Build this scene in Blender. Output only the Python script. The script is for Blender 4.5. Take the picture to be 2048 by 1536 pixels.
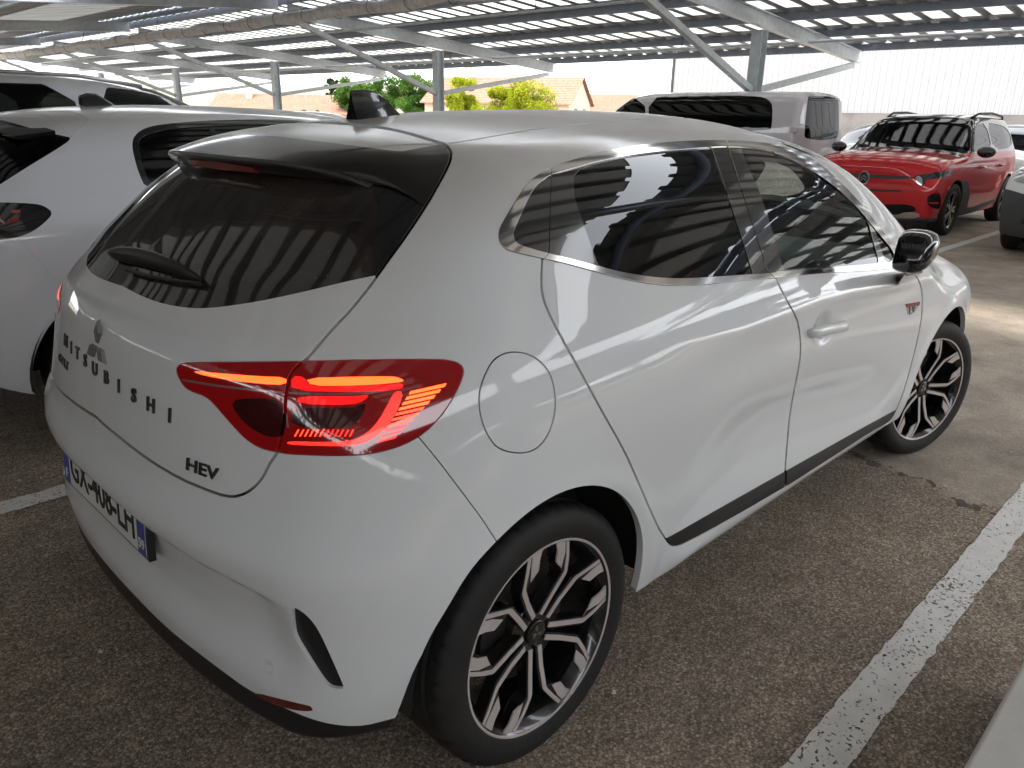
import bpy, bmesh, math, random
import numpy as np
from mathutils import Matrix, Vector
random.seed(7); rng = np.random.default_rng(7)
scn = bpy.context.scene
for o in list(bpy.data.objects): bpy.data.objects.remove(o)
COL = scn.collection

# ------------------------------------------------------------------ camera
# world: X = forward axis of the white hatchback, Y = to its left, Z up, origin on the ground under its rear axle
CAMP = np.array([-1.094, -1.801, 1.408]); FPX = 1551.0          # focal length in pixels of the 2048 px photograph
def cam_rot(yaw, pitch, roll):
    cy, sy, cp, sp = math.cos(yaw), math.sin(yaw), math.cos(pitch), math.sin(pitch)
    f = np.array([cy*cp, sy*cp, -sp]); r = np.array([sy, -cy, 0.]); u = np.cross(r, f)
    cr, sr = math.cos(roll), math.sin(roll)
    return np.array([cr*r+sr*u, -sr*r+cr*u, f])
CM = cam_rot(*[math.radians(a) for a in (44.48, 19.06, 1.11)])
cam = bpy.data.cameras.new('camera'); camo = bpy.data.objects.new('camera', cam); COL.objects.link(camo)
m4 = Matrix.Identity(4)
for i in range(3):
    m4[i][0], m4[i][1], m4[i][2], m4[i][3] = CM[0][i], CM[1][i], -CM[2][i], CAMP[i]
camo.matrix_world = m4
cam.sensor_width = 36; cam.lens = FPX/2048*36; cam.clip_start = .02; cam.clip_end = 3000
scn.camera = camo
def pix(P):                       # world points -> photo pixels and depth
    q = (np.atleast_2d(P)-CAMP) @ CM.T
    d = np.maximum(q[:, 2], 1e-3)
    return np.stack([1024+FPX*q[:, 0]/d, 768-FPX*q[:, 1]/d], 1), q[:, 2]
def ray(u, v): return np.array([(u-1024)/FPX, (768-v)/FPX, 1.]) @ CM
def at(u, v, ax, val):            # the point seen at a pixel on the plane  axis = val
    d = ray(u, v); return CAMP + d*((val-CAMP[ax])/d[ax])

# ------------------------------------------------------------------ world, sun, exposure
SUN_EL, SUN_AZ = math.radians(60), math.radians(198)     # azimuth: direction the light comes from, from +X towards +Y
wd = bpy.data.worlds.new('World'); scn.world = wd; wd.use_nodes = True
nt = wd.node_tree; nt.nodes.clear()
sky = nt.nodes.new('ShaderNodeTexSky'); sky.sky_type = 'NISHITA'; sky.sun_disc = False
sky.sun_elevation = SUN_EL; sky.sun_rotation = math.pi/2 - SUN_AZ; sky.dust_density = 3.0; sky.air_density = 1.2; sky.ozone_density = 1.0
bg = nt.nodes.new('ShaderNodeBackground'); bg.inputs['Strength'].default_value = 0.14
hs = nt.nodes.new('ShaderNodeHueSaturation'); hs.inputs['Saturation'].default_value = .45
wo = nt.nodes.new('ShaderNodeOutputWorld')
cl = nt.nodes.new('ShaderNodeMix'); cl.data_type = 'RGBA'; cl.inputs[0].default_value = .62; cl.inputs[7].default_value = (10.0, 10.2, 10.5, 1)      # even thin white cloud cover
nt.links.new(sky.outputs[0], hs.inputs['Color']); nt.links.new(hs.outputs[0], cl.inputs[6]); nt.links.new(cl.outputs[2], bg.inputs[0]); nt.links.new(bg.outputs[0], wo.inputs[0])
sl = bpy.data.lights.new('sun', 'SUN'); sl.energy = 1.5; sl.angle = math.radians(11); sl.color = (1, .95, .88)
so = bpy.data.objects.new('sun', sl); COL.objects.link(so)
sd = Vector((math.cos(SUN_EL)*math.cos(SUN_AZ), math.cos(SUN_EL)*math.sin(SUN_AZ), math.sin(SUN_EL)))
so.rotation_euler = sd.to_track_quat('Z', 'Y').to_euler(); so.location = sd*50
scn.view_settings.view_transform = 'Standard'; scn.view_settings.look = 'None'
scn.view_settings.exposure = 2.08; scn.view_settings.gamma = 1.0; scn.view_settings.use_curve_mapping = False

# ------------------------------------------------------------------ materials
MAT = {}
def mat(name, col=(.5, .5, .5), rough=.5, metal=0., coat=0., coat_r=.03, spec=.5, emit=None, es=0., bump=None, var=None, trans=0., alpha=1.):
    """Principled material; bump=(scale,strength,distance), var=(scale,amount,colour2) adds blotchy colour"""
    m = bpy.data.materials.new(name); m.use_nodes = True; n = m.node_tree; b = n.nodes['Principled BSDF']
    b.inputs['Base Color'].default_value = (*col, 1); b.inputs['Roughness'].default_value = rough
    b.inputs['Metallic'].default_value = metal; b.inputs['Coat Weight'].default_value = coat
    b.inputs['Coat Roughness'].default_value = coat_r; b.inputs['Specular IOR Level'].default_value = spec
    b.inputs['Transmission Weight'].default_value = trans
    if emit: b.inputs['Emission Color'].default_value = (*emit, 1); b.inputs['Emission Strength'].default_value = es
    tc = n.nodes.new('ShaderNodeTexCoord')
    if var:
        t = n.nodes.new('ShaderNodeTexNoise'); t.inputs['Scale'].default_value = var[0]; t.inputs['Detail'].default_value = 6
        r = n.nodes.new('ShaderNodeMapRange'); r.inputs[1].default_value = .38; r.inputs[2].default_value = .68
        r.inputs[3].default_value = 0; r.inputs[4].default_value = var[1]
        x = n.nodes.new('ShaderNodeMix'); x.data_type = 'RGBA'
        x.inputs[6].default_value = (*col, 1); x.inputs[7].default_value = (*var[2], 1)
        n.links.new(tc.outputs['Object'], t.inputs['Vector']); n.links.new(t.outputs[0], r.inputs[0])
        n.links.new(r.outputs[0], x.inputs[0]); n.links.new(x.outputs[2], b.inputs['Base Color'])
    if bump:
        t = n.nodes.new('ShaderNodeTexNoise'); t.inputs['Scale'].default_value = bump[0]; t.inputs['Detail'].default_value = 4
        k = n.nodes.new('ShaderNodeBump'); k.inputs['Strength'].default_value = bump[1]; k.inputs['Distance'].default_value = bump[2]
        n.links.new(tc.outputs['Object'], t.inputs['Vector']); n.links.new(t.outputs[0], k.inputs['Height']); n.links.new(k.outputs[0], b.inputs['Normal'])
    MAT[name] = m; return m
def thin_glass(name, tint, ior=1.5, rough=0.):
    """thin pane: tinted see-through plus Fresnel mirror"""
    m = bpy.data.materials.new(name); m.use_nodes = True; n = m.node_tree; n.nodes.clear()
    t = n.nodes.new('ShaderNodeBsdfTransparent'); t.inputs[0].default_value = (*tint, 1)
    g = n.nodes.new('ShaderNodeBsdfGlossy'); g.inputs['Roughness'].default_value = rough; g.inputs[0].default_value = (.96, .98, 1, 1)
    f = n.nodes.new('ShaderNodeFresnel'); f.inputs[0].default_value = ior
    x = n.nodes.new('ShaderNodeMixShader'); o = n.nodes.new('ShaderNodeOutputMaterial')
    n.links.new(f.outputs[0], x.inputs[0]); n.links.new(t.outputs[0], x.inputs[1]); n.links.new(g.outputs[0], x.inputs[2]); n.links.new(x.outputs[0], o.inputs[0])
    MAT[name] = m; return m
def car_paint(name, col, dust=(.46, .38, .28), amount=.75, metal=0.):
    """clear-coated paint, dusty where it faces up, faint orange peel"""
    m = mat(name, col, .55, metal, 1.0, .02, spec=.25); n = m.node_tree; b = n.nodes['Principled BSDF']
    ge = n.nodes.new('ShaderNodeNewGeometry'); sx = n.nodes.new('ShaderNodeSeparateXYZ'); tc = n.nodes.new('ShaderNodeTexCoord')
    n.links.new(ge.outputs['Normal'], sx.inputs[0])
    up = n.nodes.new('ShaderNodeMapRange'); up.inputs[1].default_value = .55; up.inputs[2].default_value = 1.0
    n.links.new(sx.outputs[2], up.inputs[0])
    t = n.nodes.new('ShaderNodeTexNoise'); t.inputs['Scale'].default_value = 5; t.inputs['Detail'].default_value = 9; t.inputs['Roughness'].default_value = .65
    n.links.new(tc.outputs['Object'], t.inputs['Vector'])
    r = n.nodes.new('ShaderNodeMapRange'); r.inputs[1].default_value = .25; r.inputs[2].default_value = .75; r.inputs[3].default_value = .5
    n.links.new(t.outputs[0], r.inputs[0])
    mu = n.nodes.new('ShaderNodeMath'); mu.operation = 'MULTIPLY'; n.links.new(up.outputs[0], mu.inputs[0]); n.links.new(r.outputs[0], mu.inputs[1])
    m2 = n.nodes.new('ShaderNodeMath'); m2.operation = 'MULTIPLY'; m2.inputs[1].default_value = amount; n.links.new(mu.outputs[0], m2.inputs[0])
    x = n.nodes.new('ShaderNodeMix'); x.data_type = 'RGBA'; x.inputs[6].default_value = (*col, 1); x.inputs[7].default_value = (*dust, 1)
    n.links.new(m2.outputs[0], x.inputs[0]); n.links.new(x.outputs[2], b.inputs['Base Color'])
    cr = n.nodes.new('ShaderNodeMath'); cr.operation = 'MULTIPLY_ADD'; cr.inputs[1].default_value = .35; cr.inputs[2].default_value = .022
    n.links.new(m2.outputs[0], cr.inputs[0]); n.links.new(cr.outputs[0], b.inputs['Coat Roughness'])
    return m

# ------------------------------------------------------------------ object helpers
def link(o, parent=None, label=None, cat=None, group=None, kind=None):
    COL.objects.link(o)
    if parent is not None: o.parent = parent
    if label: o['label'] = label
    if cat: o['category'] = cat
    if group: o['group'] = group
    if kind: o['kind'] = kind
    return o
def empty(name, loc=(0, 0, 0), rz=0., **k):
    o = bpy.data.objects.new(name, None); o.location = loc; o.rotation_euler = (0, 0, rz); o.empty_display_size = .2
    return link(o, None, **k)
def mk(name, V, T, m=None, parent=None, normals=None, smooth=True, **k):
    """mesh object from numpy vertices and equal-sided faces"""
    V = np.asarray(V, np.float32); T = np.asarray(T, np.int32); n, s = T.shape
    me = bpy.data.meshes.new(name); me.vertices.add(len(V)); me.vertices.foreach_set('co', V.ravel())
    me.loops.add(n*s); me.loops.foreach_set('vertex_index', T.ravel())
    me.polygons.add(n); me.polygons.foreach_set('loop_start', np.arange(n, dtype=np.int32)*s)
    me.polygons.foreach_set('use_smooth', np.full(n, smooth))
    me.update(calc_edges=True)
    if normals is not None: me.normals_split_custom_set_from_vertices(np.asarray(normals, np.float32))
    if m is not None: me.materials.append(MAT[m] if isinstance(m, str) else m)
    o = bpy.data.objects.new(name, me); return link(o, parent, **k)
class MB:
    """collects polygons of several simple shapes into ONE mesh"""
    def __init__(s): s.v = []; s.f = []
    def add(s, vs, fs):
        o = len(s.v); s.v += [tuple(map(float, p)) for p in vs]; s.f += [tuple(i+o for i in f) for f in fs]; return s
    def box(s, c, d, R=None):
        x, y, z = [a/2 for a in d]
        p = [Vector((i*x, j*y, k*z)) for i in (-1, 1) for j in (-1, 1) for k in (-1, 1)]
        if R is not None: p = [R @ q for q in p]
        return s.add([q+Vector(c) for q in p], [(0, 1, 3, 2), (4, 6, 7, 5), (0, 4, 5, 1), (2, 3, 7, 6), (0, 2, 6, 4), (1, 5, 7, 3)])
    def bar(s, a, b, w, h, up=(0, 0, 1)):
        """rectangular bar from a to b, w across, h along up"""
        a, b = Vector(a), Vector(b); d = (b-a).normalized(); u = Vector(up); r = d.cross(u).normalized(); u = r.cross(d)
        p = [q+r*i*w/2+u*j*h/2 for q in (a, b) for i in (-1, 1) for j in (-1, 1)]
        return s.add(p, [(0, 2, 3, 1), (4, 5, 7, 6), (0, 1, 5, 4), (2, 6, 7, 3), (0, 4, 6, 2), (1, 3, 7, 5)])
    def prof(s, a, b, pts, up=(0, 0, 1), closed=True):
        """profile (list of (across, along up)) swept from a to b"""
        a, b = Vector(a), Vector(b); d = (b-a).normalized(); u = Vector(up); r = d.cross(u).normalized(); u = r.cross(d); n = len(pts)
        v = [q+r*x+u*y for q in (a, b) for x, y in pts]
        f = [(i, (i+1) % n, n+(i+1) % n, n+i) for i in range(n if closed else n-1)]
        if closed: f += [tuple(range(n))[::-1], tuple(range(n, 2*n))]
        return s.add(v, f)
    def tube(s, pts, r, n=10):
        pts = [Vector(p) for p in pts]; rs = r if isinstance(r, (list, tuple)) else [r]*len(pts); v = []
        for i, p in enumerate(pts):
            d = (pts[min(i+1, len(pts)-1)]-pts[max(i-1, 0)]).normalized(); a = d.orthogonal().normalized() if i == 0 else (a-d*a.dot(d)).normalized(); b = d.cross(a)
            v += [p+(a*math.cos(t)+b*math.sin(t))*rs[i] for t in [2*math.pi*k/n for k in range(n)]]
        f = [(i*n+k, i*n+(k+1) % n, (i+1)*n+(k+1) % n, (i+1)*n+k) for i in range(len(pts)-1) for k in range(n)]
        f += [tuple(range(n))[::-1], tuple(range((len(pts)-1)*n, len(pts)*n))]
        return s.add(v, f)
    def lathe(s, prof, n=64, closed=False):
        """profile (radius, y) turned about the Y axis"""
        v = []; m = len(prof)
        for k in range(n):
            t = 2*math.pi*k/n; v += [(r*math.cos(t), y, r*math.sin(t)) for r, y in prof]
        f = [(k*m+i, k*m+(i+1) % m, ((k+1) % n)*m+(i+1) % m, ((k+1) % n)*m+i) for k in range(n) for i in range(m if closed else m-1)]
        return s.add(v, f)
    def plate(s, poly, y0, y1, M=None):
        """polygon in (x,z) extruded between y0 and y1"""
        n = len(poly); v = [(x, y0, z) for x, z in poly]+[(x, y1, z) for x, z in poly]
        if M is not None: v = [M @ Vector(p) for p in v]
        f = [tuple(range(n)), tuple(range(n, 2*n))[::-1]]+[(i, n+i, n+(i+1) % n, (i+1) % n) for i in range(n)]
        return s.add(v, f)
    def build(s, name, m=None, parent=None, smooth=False, bevel=0., seg=2, angle=None, fix=True, **k):
        me = bpy.data.meshes.new(name); me.from_pydata(s.v, [], s.f); me.update()
        if fix:
            b = bmesh.new(); b.from_mesh(me); bmesh.ops.recalc_face_normals(b, faces=b.faces); b.to_mesh(me); b.free()
        if m is not None: me.materials.append(MAT[m] if isinstance(m, str) else m)
        if smooth or bevel: me.polygons.foreach_set('use_smooth', [True]*len(me.polygons))
        o = bpy.data.objects.new(name, me); link(o, parent, **k)
        if angle is not None: me.set_sharp_from_angle(angle=math.radians(angle))
        if bevel:
            md = o.modifiers.new('bevel', 'BEVEL'); md.width = bevel; md.segments = seg; md.limit_method = 'ANGLE'; md.angle_limit = math.radians(35); md.harden_normals = True
        return o
def copy_tree(o, parent=None):
    c = o.copy(); COL.objects.link(c); c.parent = parent
    for ch in o.children: copy_tree(ch, c)
    return c

# ------------------------------------------------------------------ smooth vehicle skins: implicit surface -> mesh -> cut into panels
def gk(a, sig, axis):
    if sig <= 0: return a
    r = int(3*sig+1); k = np.exp(-.5*(np.arange(-r, r+1)/sig)**2); k /= k.sum()
    b = np.moveaxis(a, axis, 0); n = b.shape[0]; sh = (-1,)+(1,)*(b.ndim-1)
    i = np.arange(r, 0, -1).reshape(sh); j = np.arange(1, r+1).reshape(sh)
    bp = np.concatenate([b[0]-(b[1]-b[0])*i, b, b[-1]+(b[-1]-b[-2])*j], 0)
    out = np.zeros_like(b)
    for q in range(2*r+1): out += k[q]*bp[q:q+n]
    return np.moveaxis(out, 0, axis)
class Field:
    """2D table: coarse control net, linear to a fine grid, gaussian blurred"""
    def __init__(s, us, vs, net, h=.005, su=.06, sv=.03):
        us, vs, net = np.array(us, float), np.array(vs, float), np.array(net, float)
        s.u0, s.v0, s.h = us[0], vs[0], h
        U = np.arange(us[0], us[-1]+h/2, h); Vv = np.arange(vs[0], vs[-1]+h/2, h)
        a = np.stack([np.interp(U, us, r) for r in net], 0)
        b = np.stack([np.interp(Vv, vs, a[:, i]) for i in range(len(U))], 1)
        s.t = gk(gk(b, sv/h, 0), su/h, 1); s.U, s.V = np.meshgrid(U, Vv)
    def __call__(s, u, v):
        n, m = s.t.shape
        a = np.clip((u-s.u0)/s.h, 0, m-1.001); b = np.clip((v-s.v0)/s.h, 0, n-1.001)
        i = a.astype(int); j = b.astype(int); p = a-i; q = b-j; t = s.t
        return (t[j, i]*(1-p)+t[j, i+1]*p)*(1-q)+(t[j+1, i]*(1-p)+t[j+1, i+1]*p)*q
def curve(xs, ys, sig, h=.002):
    X = np.arange(xs[0], xs[-1]+h/2, h); Y = gk(np.interp(X, xs, ys), sig/h, 0)
    return lambda x: np.interp(x, X, Y)
def smax(a, b, k):
    h = np.maximum(k-np.abs(a-b), 0)/k
    return np.maximum(a, b)+h*h*k*.25
def sstep(x, a, b):
    t = np.clip((x-a)/(b-a), 0, 1); return t*t*(3-2*t)
def shoot(F, c0, P, n=30, far=3.2):
    d = P-c0; d /= np.linalg.norm(d, axis=1)[:, None]
    lo = np.zeros(len(P)); hi = np.full(len(P), far)
    for _ in range(n):
        m = (lo+hi)/2; v = F(c0+d*m[:, None]) > 0
        hi = np.where(v, m, hi); lo = np.where(v, lo, m)
    return c0+d*((lo+hi)/2)[:, None]
def grad(F, P, e=.004):
    g = np.stack([F(P+np.eye(3)[i]*e)-F(P-np.eye(3)[i]*e) for i in range(3)], 1)
    return g/np.maximum(np.linalg.norm(g, axis=1), 1e-9)[:, None]
def half_box(x0, x1, y1, z0, z1, h):
    """quads on the half box y in [-y1, 0], welded"""
    def ax(a, b): return np.linspace(a, b, max(2, int(round((b-a)/h)))+1)
    X, Y, Z = ax(x0, x1), ax(-y1, 0), ax(z0, z1); V = []; Q = []; o = 0
    for A, B, f, flip in ((X, Z, lambda a, b: (a, 0*a-y1, b), 0), (X, Y, lambda a, b: (a, b, 0*a+z1), 0),
                          (Y, Z, lambda a, b: (0*a+x0, a, b), 1), (Y, Z, lambda a, b: (0*a+x1, a, b), 0)):
        a, b = np.meshgrid(A, B, indexing='ij'); V.append(np.stack(f(a.ravel(), b.ravel()), 1))
        n, m = len(A), len(B); i = np.arange(n*m).reshape(n, m)
        q = np.stack([i[:-1, :-1], i[1:, :-1], i[1:, 1:], i[:-1, 1:]], -1).reshape(-1, 4)+o
        Q.append(q[:, ::-1] if flip else q); o += n*m
    V = np.concatenate(V); Q = np.concatenate(Q)
    k, inv = np.unique(np.round(V*1e5).astype(np.int64), axis=0, return_inverse=True); inv = inv.ravel()
    first = np.zeros(len(k), int); first[inv] = np.arange(len(V))
    return V[first], inv[Q]
def q2t(Q): return np.concatenate([Q[:, [0, 1, 2]], Q[:, [0, 2, 3]]])
def chaikin(p, n=2, closed=True):
    p = np.array(p, float)
    for _ in range(n):
        q = np.roll(p, -1, 0) if closed else p[1:]; a = p if closed else p[:-1]
        r = np.stack([.75*a+.25*q, .25*a+.75*q], 1).reshape(-1, 2)
        p = r if closed else np.concatenate([p[:1], r, p[-1:]])
    return p
def sdf(uv, poly):
    """signed distance to a closed polygon, positive inside"""
    x, y = uv[:, 0], uv[:, 1]; d = np.full(len(uv), 1e18); ins = np.zeros(len(uv), bool)
    for (ax, ay), (bx, by) in zip(poly, np.roll(poly, -1, 0)):
        ex, ey = bx-ax, by-ay; l = ex*ex+ey*ey+1e-12; wx, wy = x-ax, y-ay
        t = np.clip((wx*ex+wy*ey)/l, 0, 1); qx, qy = wx-t*ex, wy-t*ey
        d = np.minimum(d, qx*qx+qy*qy)
        if ay != by: ins ^= ((ay > y) != (by > y)) & (x < ax+(y-ay)*ex/ey)
    d = np.sqrt(d); return np.where(ins, d, -d)
class Skin:
    """triangle skin of one half of a vehicle; scalar features ride along as vertex columns and are cut exactly"""
    def __init__(s, V, N, T, to_world=None):
        s.A = np.concatenate([V, N], 1); s.T = T; s.c = {}; s.w = to_world or (lambda p: p); s.uv = None
    def col(s, name): return s.A[:, s.c[name]]
    def put(s, name, f):
        s.c[name] = s.A.shape[1]; s.A = np.concatenate([s.A, np.asarray(f, float)[:, None]], 1)
    def trace(s, name, poly, gate=None, smooth=2, margin=60):
        """outline traced in the photograph, carried onto the skin; metres, positive inside"""
        P = s.A[:, :3]
        if s.uv is None or len(s.uv) != len(P): s.uv, s.dep = pix(s.w(P))
        p = chaikin(poly, smooth); lo, hi = p.min(0)-margin, p.max(0)+margin
        ok = ((s.uv > lo) & (s.uv < hi)).all(1) & (s.dep > .1)
        if gate is not None: ok &= gate(P)
        f = np.full(len(P), -1.); i = np.where(ok)[0]
        f[i] = sdf(s.uv[i], p)*s.dep[i]/FPX
        s.put(name, f)
    def side(s, name, poly, gate=None, smooth=2):
        """outline drawn in the side elevation (x, z)"""
        P = s.A[:, :3]; f = sdf(P[:, [0, 2]], chaikin(poly, smooth))
        s.put(name, f if gate is None else np.where(gate(P), f, -1.))
    def rear(s, name, poly, gate=None, smooth=2):
        P = s.A[:, :3]; f = sdf(P[:, [1, 2]], chaikin(poly, smooth))
        s.put(name, f if gate is None else np.where(gate(P), f, -1.))
    def cut(s, name, *offs):
        for off in (offs or (0.,)):
            f = s.A[:, s.c[name]]-off; f = np.where(np.abs(f) < 1e-7, 1e-7, f)
            g = f[s.T] > 0; n = g.sum(1); mix = (n == 1) | (n == 2)
            if not mix.any(): continue
            T = s.T[mix]; g = g[mix]; lone = np.where((g.sum(1) == 1)[:, None], g, ~g); k = lone.argmax(1); r = np.arange(len(T))
            a, b, c = T[r, k], T[r, (k+1) % 3], T[r, (k+2) % 3]
            E = np.concatenate([np.stack([a, b], 1), np.stack([a, c], 1)]); Es = np.sort(E, 1)
            u, inv = np.unique(Es, axis=0, return_inverse=True); inv = inv.ravel()
            t = f[u[:, 0]]/(f[u[:, 0]]-f[u[:, 1]])
            New = s.A[u[:, 0]]*(1-t)[:, None]+s.A[u[:, 1]]*t[:, None]; New[:, s.c[name]] = off
            New[:, 3:6] /= np.maximum(np.linalg.norm(New[:, 3:6], axis=1), 1e-9)[:, None]
            o = len(s.A); s.A = np.concatenate([s.A, New]); p, q = o+inv[:len(T)], o+inv[len(T):]
            s.T = np.concatenate([s.T[~mix], np.stack([a, p, q], 1), np.stack([p, b, c], 1), np.stack([p, c, q], 1)])
    def done(s):
        """centroid value of each column"""
        m = s.A[s.T].mean(1); return lambda n: m[:, s.c[n]]
    def take(s, mask):
        T = s.T[mask]; u, inv = np.unique(T, return_inverse=True)
        return s.A[u, :3].copy(), s.A[u, 3:6].copy(), inv.reshape(-1, 3)
def skirt(V, N, T, depth=.012, bev=.0008):
    """returns V,N,T with a rolled-in rim along every free edge (not along the mirror plane)"""
    if len(T) == 0: return V, N, T
    E = np.concatenate([T[:, [0, 1]], T[:, [1, 2]], T[:, [2, 0]]])
    key = np.sort(E, 1); u, first, cnt = np.unique(key, axis=0, return_index=True, return_counts=True)
    B = E[first[cnt == 1]]
    B = B[~((np.abs(V[B[:, 0], 1]) < 1e-5) & (np.abs(V[B[:, 1], 1]) < 1e-5))]
    if len(B) == 0: return V, N, T
    d = V[B[:, 1]]-V[B[:, 0]]; out = np.cross(d, (N[B[:, 0]]+N[B[:, 1]])*.5)
    out /= np.maximum(np.linalg.norm(out, axis=1), 1e-9)[:, None]
    vi, inv = np.unique(B, return_inverse=True); inv = inv.reshape(-1, 2)
    e = np.zeros((len(vi), 3)); np.add.at(e, inv[:, 0], out); np.add.at(e, inv[:, 1], out)
    e /= np.maximum(np.linalg.norm(e, axis=1), 1e-9)[:, None]
    p, n = V[vi], N[vi]; o = len(V); k = len(vi)
    r1 = p+e*bev-n*bev; r2 = p+e*bev-n*depth
    n1 = e*.8+n*.6
    V2 = np.concatenate([V, p, r1, r1, r2]); N2 = np.concatenate([N, n, n1, e, e])
    a, b = inv[:, 0], inv[:, 1]; q = []
    for i, j in ((o, o+k), (o+2*k, o+3*k)):
        q += [np.stack([a+i, a+j, b+j], 1), np.stack([a+i, b+j, b+i], 1)]
    return V2, N2, np.concatenate([T]+q)
def both(V, N, T):
    m = np.array([1, -1, 1.]); return np.concatenate([V, V*m]), np.concatenate([N, N*m]), np.concatenate([T, T[:, ::-1]+len(V)])
def components(T):
    """connected pieces of a triangle set: list of masks"""
    n = T.max()+1; lab = np.arange(n)
    while True:
        m = lab[T].min(1); new = lab.copy(); np.minimum.at(new, T.ravel(), np.repeat(m, 3)); new = new[new]
        if (new == lab).all(): break
        lab = new
    l = lab[T[:, 0]]; return [l == k for k in np.unique(l)]
def panel(name, S, mask, m, root, depth=.012, off=0., mirror='join', bev=.0008, split=False, **k):
    """a skin piece as its own object; mirror: 'join' one object both sides, 'pair' two objects, None right side only"""
    V, N, T = S.take(mask)
    if len(T) == 0: print('EMPTY PANEL', name); return []
    if split:
        out = []; idx = np.where(mask)[0]; comps = components(T)
        for c in comps:
            if c.sum() < 40: continue
            mm = np.zeros(len(mask), bool); mm[idx[c]] = True; out += panel(name, S, mm, m, root, depth, off, mirror, bev, **k)
        return out
    V = V+N*off
    if depth: V, N, T = skirt(V, N, T, depth, bev)
    sets = [both(V, N, T)] if mirror == 'join' else [(V, N, T)]
    if mirror == 'pair': mm = np.array([1, -1, 1.]); sets.append((V*mm, N*mm, T[:, ::-1]))
    return [mk(name, v, t, m, root, n, **k) for v, n, t in sets]
def lift(F, uv, near=.3, far=16., step=.01):
    """first hit of the rays through photo pixels with the surface F = 0"""
    uv = np.atleast_2d(uv); d = np.array([ray(u, v) for u, v in uv]); ts = np.arange(near, far, step); out = []
    for q in d:
        f = F(CAMP+q*ts[:, None]); i = np.argmax(f < 0) if (f < 0).any() else int(np.argmin(f))
        lo, hi = ts[max(i-1, 0)], ts[i]
        for _ in range(25):
            m = (lo+hi)/2
            if F((CAMP+q*m)[None])[0] < 0: hi = m
            else: lo = m
        out.append(CAMP+q*hi)
    return np.array(out)

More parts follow.
